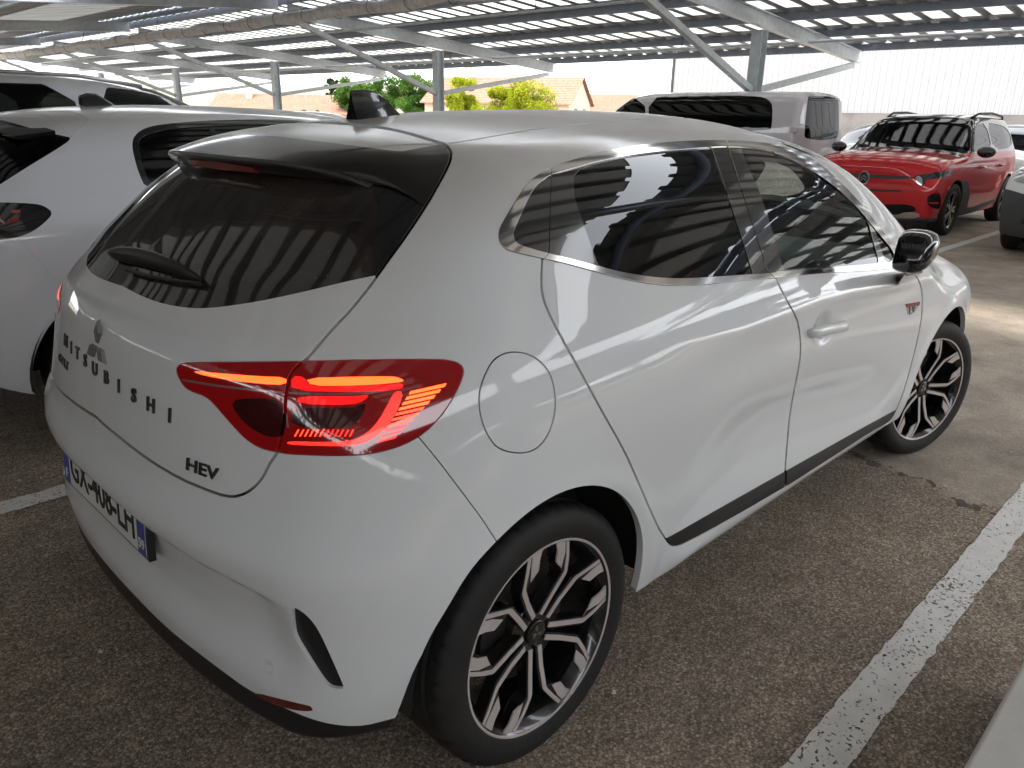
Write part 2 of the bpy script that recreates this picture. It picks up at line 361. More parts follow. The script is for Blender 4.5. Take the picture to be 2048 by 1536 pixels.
# ================================================================== ground, paint, carports, background
def asphalt():
    m = bpy.data.materials.new('asphalt'); m.use_nodes = True; n = m.node_tree; b = n.nodes['Principled BSDF']; L = n.links.new
    tc = n.nodes.new('ShaderNodeTexCoord')
    def noise(sc, det=5, rough=.6):
        t = n.nodes.new('ShaderNodeTexNoise'); t.inputs['Scale'].default_value = sc; t.inputs['Detail'].default_value = det; t.inputs['Roughness'].default_value = rough; L(tc.outputs['Object'], t.inputs['Vector']); return t
    def ramp(src, stops):
        r = n.nodes.new('ShaderNodeValToRGB'); e = r.color_ramp.elements
        for i, (p, c) in enumerate(stops):
            q = e[i] if i < 2 else e.new(p); q.position = p; q.color = (*c, 1)
        L(src, r.inputs[0]); return r
    def mix(f, a, c2, mode='MIX'):
        x = n.nodes.new('ShaderNodeMix'); x.data_type = 'RGBA'; x.blend_type = mode
        for s, i in ((f, 0), (a, 6), (c2, 7)):
            if isinstance(s, (int, float)): x.inputs[i].default_value = s
            elif isinstance(s, tuple): x.inputs[i].default_value = (*s, 1)
            else: L(s, x.inputs[i])
        return x.outputs[2]
    wp = noise(60, 2); wv = n.nodes.new('ShaderNodeVectorMath'); wv.operation = 'MULTIPLY_ADD'; wv.inputs[1].default_value = (.006, .006, .006); L(wp.outputs['Color'], wv.inputs[0]); L(tc.outputs['Object'], wv.inputs[2])
    vo = n.nodes.new('ShaderNodeTexVoronoi'); vo.inputs['Scale'].default_value = 135; L(wv.outputs[0], vo.inputs['Vector'])
    v2 = n.nodes.new('ShaderNodeTexVoronoi'); v2.inputs['Scale'].default_value = 300; L(wv.outputs[0], v2.inputs['Vector'])
    sep = n.nodes.new('ShaderNodeSeparateColor'); L(vo.outputs['Color'], sep.inputs[0]); se2 = n.nodes.new('ShaderNodeSeparateColor'); L(v2.outputs['Color'], se2.inputs[0])
    stone = ramp(sep.outputs[0], [(0., (0.131, 0.104, 0.080)), (.35, (0.281, 0.224, 0.174)), (.62, (0.406, 0.326, 0.252)), (.85, (0.523, 0.427, 0.334)), (.97, (0.720, 0.616, 0.505))])
    st2 = ramp(se2.outputs[1], [(0., (0.116, 0.095, 0.075)), (.6, (0.341, 0.276, 0.217)), (.95, (0.615, 0.515, 0.414))])
    c = mix(.45, stone.outputs[0], st2.outputs[0])
    gapr = n.nodes.new('ShaderNodeMapRange'); gapr.inputs[1].default_value = .35; gapr.inputs[2].default_value = .75; gapr.inputs[3].default_value = 0; gapr.inputs[4].default_value = .55; L(vo.outputs['Distance'], gapr.inputs[0])
    c = mix(gapr.outputs[0], c, (.055, .046, .037))
    big = noise(.9, 6); r1 = ramp(big.outputs[0], [(.3, (.72, .72, .72)), (.7, (1.2, 1.17, 1.12))]); c = mix(1., c, r1.outputs[0], 'MULTIPLY')
    med = noise(7, 6, .7); r2 = ramp(med.outputs[0], [(.35, (.8, .8, .8)), (.65, (1.12, 1.12, 1.12))]); c = mix(1., c, r2.outputs[0], 'MULTIPLY')
    # smoother lane surface beyond the bays; its stronger daylight is put into the paler colour
    sx = n.nodes.new('ShaderNodeSeparateXYZ'); L(tc.outputs['Object'], sx.inputs[0])
    wob = noise(1.6, 5, .7); ad = n.nodes.new('ShaderNodeMath'); ad.operation = 'MULTIPLY_ADD'; ad.inputs[1].default_value = .9; L(wob.outputs[0], ad.inputs[0]); L(sx.outputs[0], ad.inputs[2])
    ln = n.nodes.new('ShaderNodeMapRange'); ln.inputs[1].default_value = 2.62; ln.inputs[2].default_value = 2.72; L(ad.outputs[0], ln.inputs[0])
    lane = mix(.5, (.47, .42, .355), c); bl = noise(2.2, 7, .65); rb = ramp(bl.outputs[0], [(.35, (.68, .68, .69)), (.62, (1.12, 1.1, 1.08))]); lane = mix(1., lane, rb.outputs[0], 'MULTIPLY')
    c = mix(ln.outputs[0], c, lane)
    # tar seam along the joint
    sm = n.nodes.new('ShaderNodeMath'); sm.operation = 'COMPARE'; sm.inputs[1].default_value = 2.63; sm.inputs[2].default_value = .035; L(ad.outputs[0], sm.inputs[0])
    sn = noise(5, 4); sm2 = n.nodes.new('ShaderNodeMath'); sm2.operation = 'GREATER_THAN'; sm2.inputs[1].default_value = .5; L(sn.outputs[0], sm2.inputs[0])
    sm3 = n.nodes.new('ShaderNodeMath'); sm3.operation = 'MULTIPLY'; L(sm.outputs[0], sm3.inputs[0]); L(sm2.outputs[0], sm3.inputs[1]); sm4 = n.nodes.new('ShaderNodeMath'); sm4.operation = 'MULTIPLY'; sm4.inputs[1].default_value = .7; L(sm3.outputs[0], sm4.inputs[0])
    c = mix(sm4.outputs[0], c, (.035, .033, .032))
    L(c, b.inputs['Base Color']); b.inputs['Roughness'].default_value = .85; b.inputs['Specular IOR Level'].default_value = .3
    h = n.nodes.new('ShaderNodeMath'); h.operation = 'MULTIPLY_ADD'; h.inputs[1].default_value = -1.; L(vo.outputs['Distance'], h.inputs[0]); L(v2.outputs['Distance'], h.inputs[2])
    bp = n.nodes.new('ShaderNodeBump'); bp.inputs['Strength'].default_value = .55; bp.inputs['Distance'].default_value = .006; L(h.outputs[0], bp.inputs['Height']); L(bp.outputs[0], b.inputs['Normal'])
    MAT['asphalt'] = m
asphalt()
mk('ground', [(-400, -400, 0), (400, -400, 0), (400, 400, 0), (-400, 400, 0)], [(0, 1, 2, 3)], 'asphalt', kind='structure')
def worn_paint(name, col, lo, hi):
    m = mat(name, col, .6); n = m.node_tree; b = n.nodes['Principled BSDF']; L = n.links.new; tc = n.nodes.new('ShaderNodeTexCoord')
    a = n.nodes.new('ShaderNodeTexNoise'); a.inputs['Scale'].default_value = 95; a.inputs['Detail'].default_value = 3; L(tc.outputs['Object'], a.inputs['Vector'])
    c = n.nodes.new('ShaderNodeTexNoise'); c.inputs['Scale'].default_value = 3.2; c.inputs['Detail'].default_value = 5; L(tc.outputs['Object'], c.inputs['Vector'])
    s = n.nodes.new('ShaderNodeMath'); s.operation = 'MULTIPLY_ADD'; s.inputs[1].default_value = .35; L(c.outputs[0], s.inputs[0]); L(a.outputs[0], s.inputs[2])
    r = n.nodes.new('ShaderNodeMapRange'); r.inputs[1].default_value = lo; r.inputs[2].default_value = hi; L(s.outputs[0], r.inputs[0]); L(r.outputs[0], b.inputs['Alpha'])
    v = n.nodes.new('ShaderNodeTexNoise'); v.inputs['Scale'].default_value = 18; L(tc.outputs['Object'], v.inputs['Vector'])
    x = n.nodes.new('ShaderNodeMix'); x.data_type = 'RGBA'; x.inputs[6].default_value = (*[q*.72 for q in col], 1); x.inputs[7].default_value = (*col, 1); L(v.outputs[0], x.inputs[0]); L(x.outputs[2], b.inputs['Base Color'])
    return m
worn_paint('worn white paint', (.74, .72, .68), .515, .56); worn_paint('road paint', (.66, .64, .61), .40, .44)
def stripe(y0, y1, x0, x1, m, label, seed=1):
    r = np.random.default_rng(seed); n = int((x1-x0)/.02); xs = np.linspace(x0, x1, n)
    ea, eb = gk(r.normal(0, .004, n), .8, 0), gk(r.normal(0, .004, n), .8, 0)
    V = [(x, y0+e, .004) for x, e in zip(xs, ea)]+[(x, y1+e, .004) for x, e in zip(xs, eb)]
    mk('bay_line', V, [(i, i+1, n+i+1, n+i) for i in range(n-1)], m, label=label, kind='structure', smooth=False)
stripe(-1.380, -1.272, -1.4, 3.6, 'worn white paint', 'worn white bay line right of the hatchback', 1)
stripe(1.272, 1.378, -1.4, 3.6, 'worn white paint', 'white bay line left of the hatchback', 2)
stripe(3.87, 3.98, -1.4, 3.6, 'worn white paint', 'white bay line under the parked row', 3)
for i, y in enumerate((1.06, 3.7, -1.6)): stripe(y-.055, y+.055, 8.2, 13.2, 'road paint', 'white bay line beside the red crossover', 5+i)
mat('concrete', (.58, .56, .53), .85, bump=(60, .4, .004), var=(6, .6, (.46, .44, .41)))
pl_ = MB(); pl_.box((.55, -2.02, .13), (.95, .82, .26)); pl_.build('concrete_plinth', 'concrete', None, bevel=.012, label='pale concrete plinth of a carport post beside the bay line', cat='plinth')

mat('galvanised steel', (.62, .67, .71), .45, .1, var=(9, .7, (.46, .51, .55)), bump=(30, .05, .002))
mat('purlin steel', (.33, .38, .45), .5, .1, var=(5, .6, (.25, .29, .36)))
def deck_material():
    m = mat('deck sheet', (.30, .33, .36), .55, .2); n = m.node_tree; b = n.nodes['Principled BSDF']; L = n.links.new; tc = n.nodes.new('ShaderNodeTexCoord')
    t = n.nodes.new('ShaderNodeTexNoise'); t.inputs['Scale'].default_value = 2.5; t.inputs['Detail'].default_value = 5; L(tc.outputs['Object'], t.inputs['Vector'])
    x = n.nodes.new('ShaderNodeMix'); x.data_type = 'RGBA'; x.inputs[6].default_value = (.20, .225, .25, 1); x.inputs[7].default_value = (.40, .43, .46, 1); L(t.outputs[0], x.inputs[0]); L(x.outputs[2], b.inputs['Base Color'])
    # glazed solar strip: lets daylight through
    for gname, gtr, gcol in (('translucent glazing', .36, .75), ('solar backsheet', .055, .55), ('solar cells', .004, .045)):
     g = bpy.data.materials.new(gname); g.use_nodes = True; k = g.node_tree; k.nodes.clear()
     d = k.nodes.new('ShaderNodeBsdfDiffuse'); d.inputs[0].default_value = (gcol, gcol, gcol*.98, 1); tr = k.nodes.new('ShaderNodeBsdfTranslucent'); tr.inputs[0].default_value = (.80, .80, .76, 1)
     s = k.nodes.new('ShaderNodeMixShader'); s.inputs[0].default_value = gtr; o = k.nodes.new('ShaderNodeOutputMaterial'); k.links.new(d.outputs[0], s.inputs[1]); k.links.new(tr.outputs[0], s.inputs[2]); k.links.new(s.outputs[0], o.inputs[0]); MAT[gname] = g
deck_material(); mat('dark deck', (.09, .095, .105), .5)
def canopy(name, label, x0, z0, x1, z1, ys, posts, y_lo, y_hi, frames, braces=True, glaze='translucent glazing', deck='deck sheet', gap=None):
    """mono-pitch steel carport: deck of ribbed sheets on purlins along Y, rafters along X"""
    xm = (x0+x1)/2; root = empty(name, (xm, ys[0], 0), label=label, cat='carport'); oy = ys[0]
    zz = lambda x: z0+(z1-z0)*(x-x0)/(x1-x0); Lx = x1-x0
    sl_ = math.atan2(z1-z0, Lx)
    P = lambda x, y, dz: (x-xm, y-oy, zz(x)+dz)
    npur = max(4, int(round(Lx/1.75)))
    for k in range(npur+1):
        x = x0+.06+(Lx-.12)*k/npur; mb = MB()
        mb.prof(P(x, y_lo, 0), P(x, y_hi, 0), [(-.04, .06), (.04, .06), (.04, .068), (-.03, .070), (-.03, .19), (.04, .192), (.04, .20), (-.04, .20)]); mb.build('purlin', 'purlin steel', root)
    for i, y in enumerate(frames):
        mb = MB(); mb.prof(P(x0+.1, y, -.072), P(x1-.1, y, -.072), [(-.07, -.13), (.07, -.13), (.07, -.115), (.008, -.112), (.008, .112), (.07, .115), (.07, .13), (-.07, .13), (-.07, .115), (-.008, .112), (-.008, -.112), (-.07, -.115)]); mb.build('rafter', 'galvanised steel', root)
    for y, xp in posts:
        h = zz(xp)-.26; w = .11
        mb = MB(); mb.prof((xp-xm, y-oy, 0), (xp-xm, y-oy, h), [(-w, -w), (w, -w), (w, -w+.016), (.006, -w+.018), (.006, w-.018), (w, w-.016), (w, w), (-w, w), (-w, w-.016), (-.006, w-.018), (-.006, -w+.018), (-w, -w+.016)], up=(1, 0, 0)); mb.box((xp-xm, y-oy, .02), (.4, .4, .04)); mb.build('post', 'galvanised steel', root)
        if braces:
            for s, xe_ in ((-1, x0+.35), (1, x1-.35)):
                mb = MB(); a = (xp-xm+s*w, y-oy, 1.95); b_ = P(xe_, y, -.27); mb.bar(a, b_, .11, .11); mb.build('brace', 'galvanised steel', root)
    # deck: one ribbed sheet per metre of length
    pitch = .5; n = int((y_hi-y_lo)/pitch)
    sheet = None; nb = npur
    V, Tt = [], []
    for j in range(n):
        y = y_lo+j*pitch
        prof = [(0, .20), (.31, .20), (.345, .265), (.465, .265), (.5, .20)]
        if sheet is None:
            mb = MB()
            def outside(a, b):
                if gap is None: return [(a, b)]
                lo, hi = min(a, b), max(a, b); return [q for q in ((lo, min(hi, gap[0])), (max(lo, gap[1]), hi)) if q[1]-q[0] > .01]
            for xa, xb in outside(x0, x1): mb.add([P(x, y+a, b) for x in (xa, xb) for a, b in prof[1:]], [(i, i+1, 5+i, 4+i) for i in range(3)])
            for k in range(nb+1):
                xa = x0 if k == 0 else x0+.06+(Lx-.12)*(k-1+.73)/nb; xb = x1 if k == nb else x0+.06+(Lx-.12)*(k+.29)/nb
                for xc, xd in outside(xa, xb): mb.add([P(xc, y, .20), P(xd, y, .20), P(xd, y+.31, .20), P(xc, y+.31, .20)], [(0, 1, 2, 3)])
            # slim rib closing strip
            o = mb.build('roof_sheet', deck, root, fix=False); sheet = o.data
            gm = MB()
            for k in range(nb):
                xa = x0+.06+(Lx-.12)*(k+.27)/nb; xb = x0+.06+(Lx-.12)*(k+.75)/nb
                for xc, xd in outside(xa, xb): gm.add([P(xc, y-.03, .196), P(xd, y-.03, .196), P(xd, y+.335, .196), P(xc, y+.335, .196)], [(0, 1, 2, 3)])
            # openings where daylight comes through the glazing
            go = gm.build('glazing_strip', glaze, root, fix=False); go['kind'] = 'stuff'; gdata = go.data
        else:
            o = bpy.data.objects.new('roof_sheet', sheet); link(o, root); o.location = (0, j*pitch, 0)
            go = bpy.data.objects.new('glazing_strip', gdata); link(go, root); go.location = (0, j*pitch, 0); go['kind'] = 'stuff'
    return root
YS = [6.0, 15.2, 23.7, 31.6]
canopy('carport', 'galvanised steel carport with braced posts and glazed solar roof across the lane', 8.75, 3.62, 17.85, 2.86, YS, [(y, 13.2) for y in YS+[-3.0, 40.]], -6.5, 46, YS+[-3.0, 40.])
canopy('carport', 'steel carport roof spanning the bay of the white hatchback', 8.58, 3.75, -8.0, 2.55, YS, [(-2.05, .55), (15.3, .2), (23.9, .2)], -5.5, 40, [6.6, 15.3, 23.9, 32.5, -2.05], braces=False, glaze='solar backsheet', gap=(3.30, 4.05))
canopy('carport', 'separate steel carport standing behind the photographer', 8.58, 3.75, -8.0, 2.55, [-14.], [(-11.5, .2), (-20, .2)], -36, -7.2, [-11.5, -20, -28], braces=False, glaze='solar cells', deck='dark deck')

canopy('carport', 'dark-decked steel carport added out of sight on the right to darken reflections', 8.75, 3.62, 17.85, 2.86, [-12.], [(-12, 13.2), (-20.5, 13.2), (-29, 13.2)], -36, -7.6, [-12, -20.5, -29], glaze='solar cells', deck='dark deck')  # added unseen canopy, hides the open sky from the side window reflections
# wrapped cable bundle on a wire tray along the ridge
mat('cable wrap', (.84, .85, .87), .7, bump=(25, .6, .02), var=(10, .8, (.58, .59, .61))); mat('dark wire', (.03, .03, .032), .6)
ct = empty('cable_tray', (8.66, 10, 3.35), label='long wire tray with grey wrapped cable bundle slung below the carport edge', cat='cable tray')
cb = MB(); r = np.random.default_rng(3); ys_ = np.linspace(-10, 45, 111)
cb.tube([(.03*math.sin(y*1.3), y-10, .02*math.sin(y*2.1)) for y in ys_], [.125+.015*math.sin(3.1*y)+r.normal(0, .006) for y in ys_], 14); cb.build('cable_bundle', 'cable wrap', ct, smooth=True)
for k in range(46):
    y = -9.5+k*1.18; mb = MB(); mb.tube([(.145*math.cos(t), y-10, .145*math.sin(t)-.0) for t in [math.pi*2*i/12 for i in range(13)]], .006, 5); mb.build('tie_wire', 'dark wire', ct)
for sx_ in (-.12, .12): mb = MB(); mb.tube([(sx_, -20, .10), (sx_, 35, .10)], .006, 5); mb.build('tray_wire', 'dark wire', ct)
for k in range(7):
    y = -2+k*6.0; mb = MB(); mb.tube([(0, y-10, .1), (.1, y-10, .42)], .008, 5); mb.build('hanger', 'dark wire', ct)

# pale clad hall and the low wall in front of it
mat("white cladding", (.26, .26, .267), .5, .05, var=(2, .3, (.22, .22, .228))); mat('rough wall', (.13, .12, .115), .9, bump=(8, .5, .02), var=(1.5, .8, (.08, .075, .07)))
hall = empty('clad_hall', (30.3, -10, 0), label='long hall clad in ribbed white metal sheets behind the carport', cat='building')
for j in range(60):
    y = 19.3-.5*(j+1)
    if j == 0:
        pr = []
        for k in range(2): b0 = .25*k; pr += [(b0, 0), (b0+.02, -.035), (b0+.10, -.035), (b0+.12, 0)]
        pr.append((.5, 0)); n = len(pr); mb = MB(); mb.add([(dx, a, z) for z in (1.75, 9.) for a, dx in pr], [(i, i+1, n+i+1, n+i) for i in range(n-1)])
        o = mb.build('wall_sheet', 'white cladding', hall, fix=False); o.location = (0, y+10, 0); me_ = o.data
    else: o = bpy.data.objects.new('wall_sheet', me_); link(o, hall); o.location = (0, y+10, 0)
mb = MB(); mb.box((2.2, 14.6, 4.5), (4, 29.4, 9)); mb.build('hall_body', 'rough wall', hall)
mb = MB(); mb.box((-.01, 14.4, .87), (.3, 30, 1.74)); mb.build('base_wall', 'rough wall', hall)
mb = MB(); mb.bar((-.03, 29.33, 1.75), (-.03, 29.33, 9), .10, .10, up=(1, 0, 0)); mb.build('corner_trim', 'grey trim' if 'grey trim' in MAT else 'dark wire', hall)

# houses beyond the car park
mat('render wall', (.46, .36, .27), .9, var=(3, .5, (.38, .30, .23))); mat('window dark', (.03, .035, .04), .15)
def tile_mat():
    m = mat('roof tiles', (.42, .22, .14), .85); n = m.node_tree; b = n.nodes['Principled BSDF']; L = n.links.new; tc = n.nodes.new('ShaderNodeTexCoord')
    v = n.nodes.new('ShaderNodeTexNoise'); v.inputs['Scale'].default_value = 6; v.inputs['Detail'].default_value = 6; L(tc.outputs['Object'], v.inputs['Vector'])
    r = n.nodes.new('ShaderNodeValToRGB'); r.color_ramp.elements[0].position = .3; r.color_ramp.elements[0].color = (.17, .085, .055, 1); r.color_ramp.elements[1].position = .7; r.color_ramp.elements[1].color = (.29, .165, .11, 1); L(v.outputs[0], r.inputs[0]); L(r.outputs[0], b.inputs['Base Color'])
tile_mat()
def house(x, y, rz, lx, ly, h, rh, label):
    R = empty('house', (x, y, 0), rz, label=label, cat='house')
    mb = MB(); mb.box((0, 0, h/2), (lx, ly, h)); mb.add([(-lx/2, ly/2, h), (-lx/2, -ly/2, h), (-lx/2, 0, h+rh*.96), (lx/2, ly/2, h), (lx/2, -ly/2, h), (lx/2, 0, h+rh*.96)], [(0, 1, 2), (3, 5, 4)]); mb.build('wall', 'render wall', R)
    for s in (-1, 1):                                    # tiled slopes with raised rows
        n = 16; sv = MB()
        L0 = Vector((0, s*(ly/2+.4), h-.25*rh/ (ly/2)*.8)); L1 = Vector((0, 0, h+rh))
        for k in range(n):
            a = L0.lerp(L1, k/n); b = L0.lerp(L1, (k+1)/n); up = Vector((0, 0, .05)); v = [(-lx/2-.3, a.y, a.z+.07), (lx/2+.3, a.y, a.z+.07), (lx/2+.3, b.y, b.z+.03), (-lx/2-.3, b.y, b.z+.03), (-lx/2-.3, a.y, a.z-.05), (lx/2+.3, a.y, a.z-.05)]
            sv.add(v, [(0, 1, 2, 3), (4, 5, 1, 0)])
        sv.build('roof_slope', 'roof tiles', R, fix=False)
    ch = MB(); ch.box((lx*.28, ly*.12, h+rh+.2), (.5, .7, 1.6)); ch.box((lx*.28, ly*.12, h+rh+1.05), (.62, .82, .12)); ch.build('chimney', 'render wall', R)
    for s in (-1, 1):
        for wx in (-.25, .2): mb = MB(); mb.box((lx*wx, s*ly/2, h*.6), (1.1, .1, 1.2)); mb.build('window', 'window dark', R)
    for wy in (-.2, .2): mb = MB(); mb.box((-lx/2, ly*wy, h*.6), (.1, 1., 1.2)); mb.build('window', 'window dark', R)
    return R
def place(u, depth_x): p = at(u, 230, 0, depth_x); return p[0], p[1]
x, y = place(1020, 52); house(x, y, math.radians(118), 13, 9, 2.5, 2.2, 'house with brown tiled gable roof behind the yellow-green hedge')
x, y = place(585, 40); house(x, y, math.radians(138), 13, 9, 1.35, 1.6, 'low house with pale tiled roof left of the carport post')
x, y = place(1150, 62); house(x, y, math.radians(125), 12, 8, 2.0, 1.6, 'house with chimney beyond the silver van')

# trees and shrubs: tapered trunk, limbs, leaf-sized faces through the crown volume
def foliage_mat(name, c0, c1, c2):
    m = bpy.data.materials.new(name); m.use_nodes = True; n = m.node_tree; n.nodes.clear(); L = n.links.new
    oi = n.nodes.new('ShaderNodeTexCoord'); t = n.nodes.new('ShaderNodeTexNoise'); t.inputs['Scale'].default_value = 1.1; t.inputs['Detail'].default_value = 6; L(oi.outputs['Object'], t.inputs['Vector'])
    r = n.nodes.new('ShaderNodeValToRGB'); e = r.color_ramp.elements; e[0].position = .32; e[0].color = (*c0, 1); e[1].position = .68; e[1].color = (*c2, 1); q = e.new(.5); q.color = (*c1, 1); L(t.outputs[0], r.inputs[0])
    d = n.nodes.new('ShaderNodeBsdfDiffuse'); tr = n.nodes.new('ShaderNodeBsdfTranslucent'); s = n.nodes.new('ShaderNodeMixShader'); s.inputs[0].default_value = .4; o = n.nodes.new('ShaderNodeOutputMaterial')
    L(r.outputs[0], d.inputs[0]); L(r.outputs[0], tr.inputs[0]); L(d.outputs[0], s.inputs[1]); L(tr.outputs[0], s.inputs[2]); L(s.outputs[0], o.inputs[0]); MAT[name] = m
foliage_mat('leaf green', (.03, .07, .015), (.06, .13, .025), (.11, .19, .04)); foliage_mat('leaf lime', (.11, .15, .012), (.24, .27, .018), (.36, .37, .03)); foliage_mat('leaf dark', (.012, .03, .012), (.025, .05, .02), (.05, .08, .03)); foliage_mat('leaf bloom', (.05, .09, .02), (.10, .12, .03), (.42, .10, .10))
mat('bark', (.09, .065, .045), .9, bump=(20, .6, .02))
def tree(name, label, x, y, h, rx, rz, cz, m, nleaf=5000, leaf=.13, seed=1, group=None, cat='tree', trunk=.12):
    r = np.random.default_rng(seed); R = empty(name, (x, y, 0), label=label, cat=cat, group=group)
    tb = MB(); tb.tube([(0, 0, 0), (.05, .03, cz*.4), (-.04, .05, cz), (0, 0, cz+rz*.4)], [trunk, trunk*.8, trunk*.55, trunk*.15], 8)
    tips = []
    for k in range(9):
        a = 2*math.pi*k/9+r.normal(0, .3); z0 = cz*(.55+.5*r.random()); e = Vector((math.cos(a)*rx*(.5+.35*r.random()), math.sin(a)*rx*(.5+.35*r.random()), cz+rz*r.uniform(-.3, .6))); tips.append(e)
        tb.tube([(0, 0, z0), e*.45+Vector((0, 0, z0*.4)), e], [trunk*.4, trunk*.25, trunk*.06], 5)
    tb.build('trunk', 'bark', R, smooth=True)
    nc = 34; C = r.normal(0, 1, (nc, 3)); C /= np.linalg.norm(C, axis=1)[:, None]; C *= (r.random(nc)**.45)[:, None]; C = C*np.array([rx*.8, rx*.8, rz*.85])+np.array([0, 0, cz]); sz = r.uniform(.16, .36, nc)*min(rx, rz)*1.1
    k = r.integers(0, nc, nleaf); p = r.normal(0, 1, (nleaf, 3)); p /= np.linalg.norm(p, axis=1)[:, None]; p = C[k]+p*(r.random(nleaf)**.4*sz[k])[:, None]*np.array([1, 1, .8])
    a = r.normal(0, 1, (nleaf, 3)); a /= np.linalg.norm(a, axis=1)[:, None]; b = np.cross(a, r.normal(0, 1, (nleaf, 3))); b /= np.linalg.norm(b, axis=1)[:, None]; s = leaf*r.uniform(.6, 1.3, nleaf)[:, None]
    V = np.stack([p-a*s, p+b*s*.5, p+a*s, p-b*s*.5], 1).reshape(-1, 3); mk('crown', V, np.arange(nleaf*4).reshape(-1, 4), m, R, smooth=False)
    return R
sd_ = 10
for u, dx, h, rx, rz, cz, m, lb in ((705, 42, 5, 2.1, 2.0, 2.7, 'leaf green', 'round green tree left of the braced carport post'), (755, 44, 5, 2.6, 2.4, 3.0, 'leaf green', 'bushy green tree behind the roof aerial'), (825, 46, 5, 2.6, 2.3, 2.9, 'leaf green', 'broad green tree between the two carport posts'),
                                (668, 50, 5, 1.0, 2.4, 3.2, 'leaf dark', 'slim dark conifer beyond the green trees'), (1040, 64, 5, 1.2, 1.2, 3.2, 'leaf dark', 'dark little tree beside the house chimney')):
    x, y = place(u, dx); sd_ += 1; tree('garden_tree', lb, x, y, h, rx, rz, cz, m, 15000, .10, sd_, 'trees beyond the car park')
for u, dx, rx, rz, cz, m, lb in ((925, 34, 1.7, 1.9, 2.0, 'leaf lime', 'yellow-green hedge shrub next to the carport post'), (1000, 33, 2.0, 1.5, 1.6, 'leaf lime', 'yellow-green hedge shrub in front of the tiled gable'), (1065, 33, 1.7, 1.9, 2.0, 'leaf lime', 'tall yellow-green hedge shrub near the silver van'), (628, 30, 1.5, .75, .95, 'leaf bloom', 'low shrub with red blossom left of the green trees')):
    x, y = place(u, dx); sd_ += 1; tree('hedge_shrub', lb, x, y, 3, rx, rz, cz, m, 16000, .065, sd_, 'shrubs along the car park edge', 'shrub', .05)
# low hills on the horizon
mat('hill', (.20, .19, .15), .95, var=(.02, .8, (.13, .15, .09)))
r = np.random.default_rng(5); V = []; n = 90
for i in range(n):
    a = math.radians(-60+240*i/(n-1)); hgt = 9+5*math.sin(i*.31)+3*math.sin(i*.9+1)
    for d_, z in ((330, -1), (352, hgt*.7), (380, hgt), (398, -1)): V.append((d_*math.cos(a), d_*math.sin(a), z))
mk('hills', V, [(i*4+k, i*4+k+1, i*4+k+5, i*4+k+4) for i in range(n-1) for k in range(3)], 'hill', kind='structure')

# added unseen hedges that block skylight and narrow the sky mirrored in the car
mat('hedge dark', (.02, .035, .012), .9)
rr_ = np.random.default_rng(9); nl = 9000
def blocker_hedge(x, y, rz, L, H, label):
    hd = empty('hedge', (x, y, 0), rz, label=label, cat='hedge')
    mb = MB(); mb.box((0, 0, H/2-.05), (.9, L, H-.1)); mb.build('blocker_core', 'hedge dark', hd)
    p = np.stack([rr_.uniform(.45, .6, nl), rr_.uniform(-L/2, L/2, nl), rr_.uniform(.05, H+.1, nl)], 1); a = rr_.normal(0, 1, (nl, 3)); a /= np.linalg.norm(a, axis=1)[:, None]; b = np.cross(a, rr_.normal(0, 1, (nl, 3))); b /= np.linalg.norm(b, axis=1)[:, None]
    mk('crown', np.stack([p-a*.12, p+b*.06, p+a*.12, p-b*.06], 1).reshape(-1, 3), np.arange(nl*4).reshape(-1, 4), 'leaf dark', hd, smooth=False)
blocker_hedge(-8.9, -5, 0, 80, 2.55, 'unseen tall dark hedge added to block light behind the camera')
blocker_hedge(12, -37.5, math.pi/2, 80, 3.2, 'unseen tall dark hedge added far right to narrow the reflected sky')  # added to cut the low sky out of the flank reflections

# loose grit and leaf scraps on the asphalt
mat('grit', (.55, .50, .43), .8)
rg_ = np.random.default_rng(21); gb = MB()
for k in range(260):
    x, y = (rg_.uniform(.2, 6.5), rg_.uniform(-2.6, -.6)) if k % 3 else (rg_.uniform(-2.2, 0), rg_.uniform(.2, 2.4))
    r_ = rg_.uniform(.0025, .006) if k > 12 else .010; q = [Vector((x, y, .004))+Vector(rg_.normal(0, 1, 3)).normalized()*r_*rg_.uniform(.7, 1.2) for _ in range(6)]
    c = Vector((x, y, .005)); o6 = [c+Vector(d)*r_*rg_.uniform(.7, 1.3) for d in ((1, 0, 0), (-1, 0, 0), (0, 1, 0), (0, -1, 0), (0, 0, .6), (0, 0, -.6))]
    gb.add(o6, [(0, 2, 4), (2, 1, 4), (1, 3, 4), (3, 0, 4), (2, 0, 5), (1, 2, 5), (3, 1, 5), (0, 3, 5)])
gb.build('grit', 'grit', None, kind='stuff', label='loose pale grit scattered on the asphalt')
# conduit pipes slung under the far carport
for (x_, z_, ya, yb) in ((10.6, 3.28, 6., 45.), (15.2, 2.93, -3., 45.)):
    cp = empty('conduit', (x_, (ya+yb)/2, z_), label='straight grey conduit pipe slung under the far carport, %s' % ('lane side' if x_ < 12 else 'hall side'), cat='pipe')
    mb = MB(); mb.tube([(0, ya-(ya+yb)/2, 0), (0, yb-(ya+yb)/2, 0)], .03, 8); mb.build('pipe', 'galvanised steel', cp, smooth=True)
    for k in range(6): mb = MB(); yy = ya-(ya+yb)/2+(yb-ya)*(k+.5)/6; mb.tube([(0, yy, 0), (0, yy, .26)], .008, 6); mb.build('hanger', 'dark wire', cp)

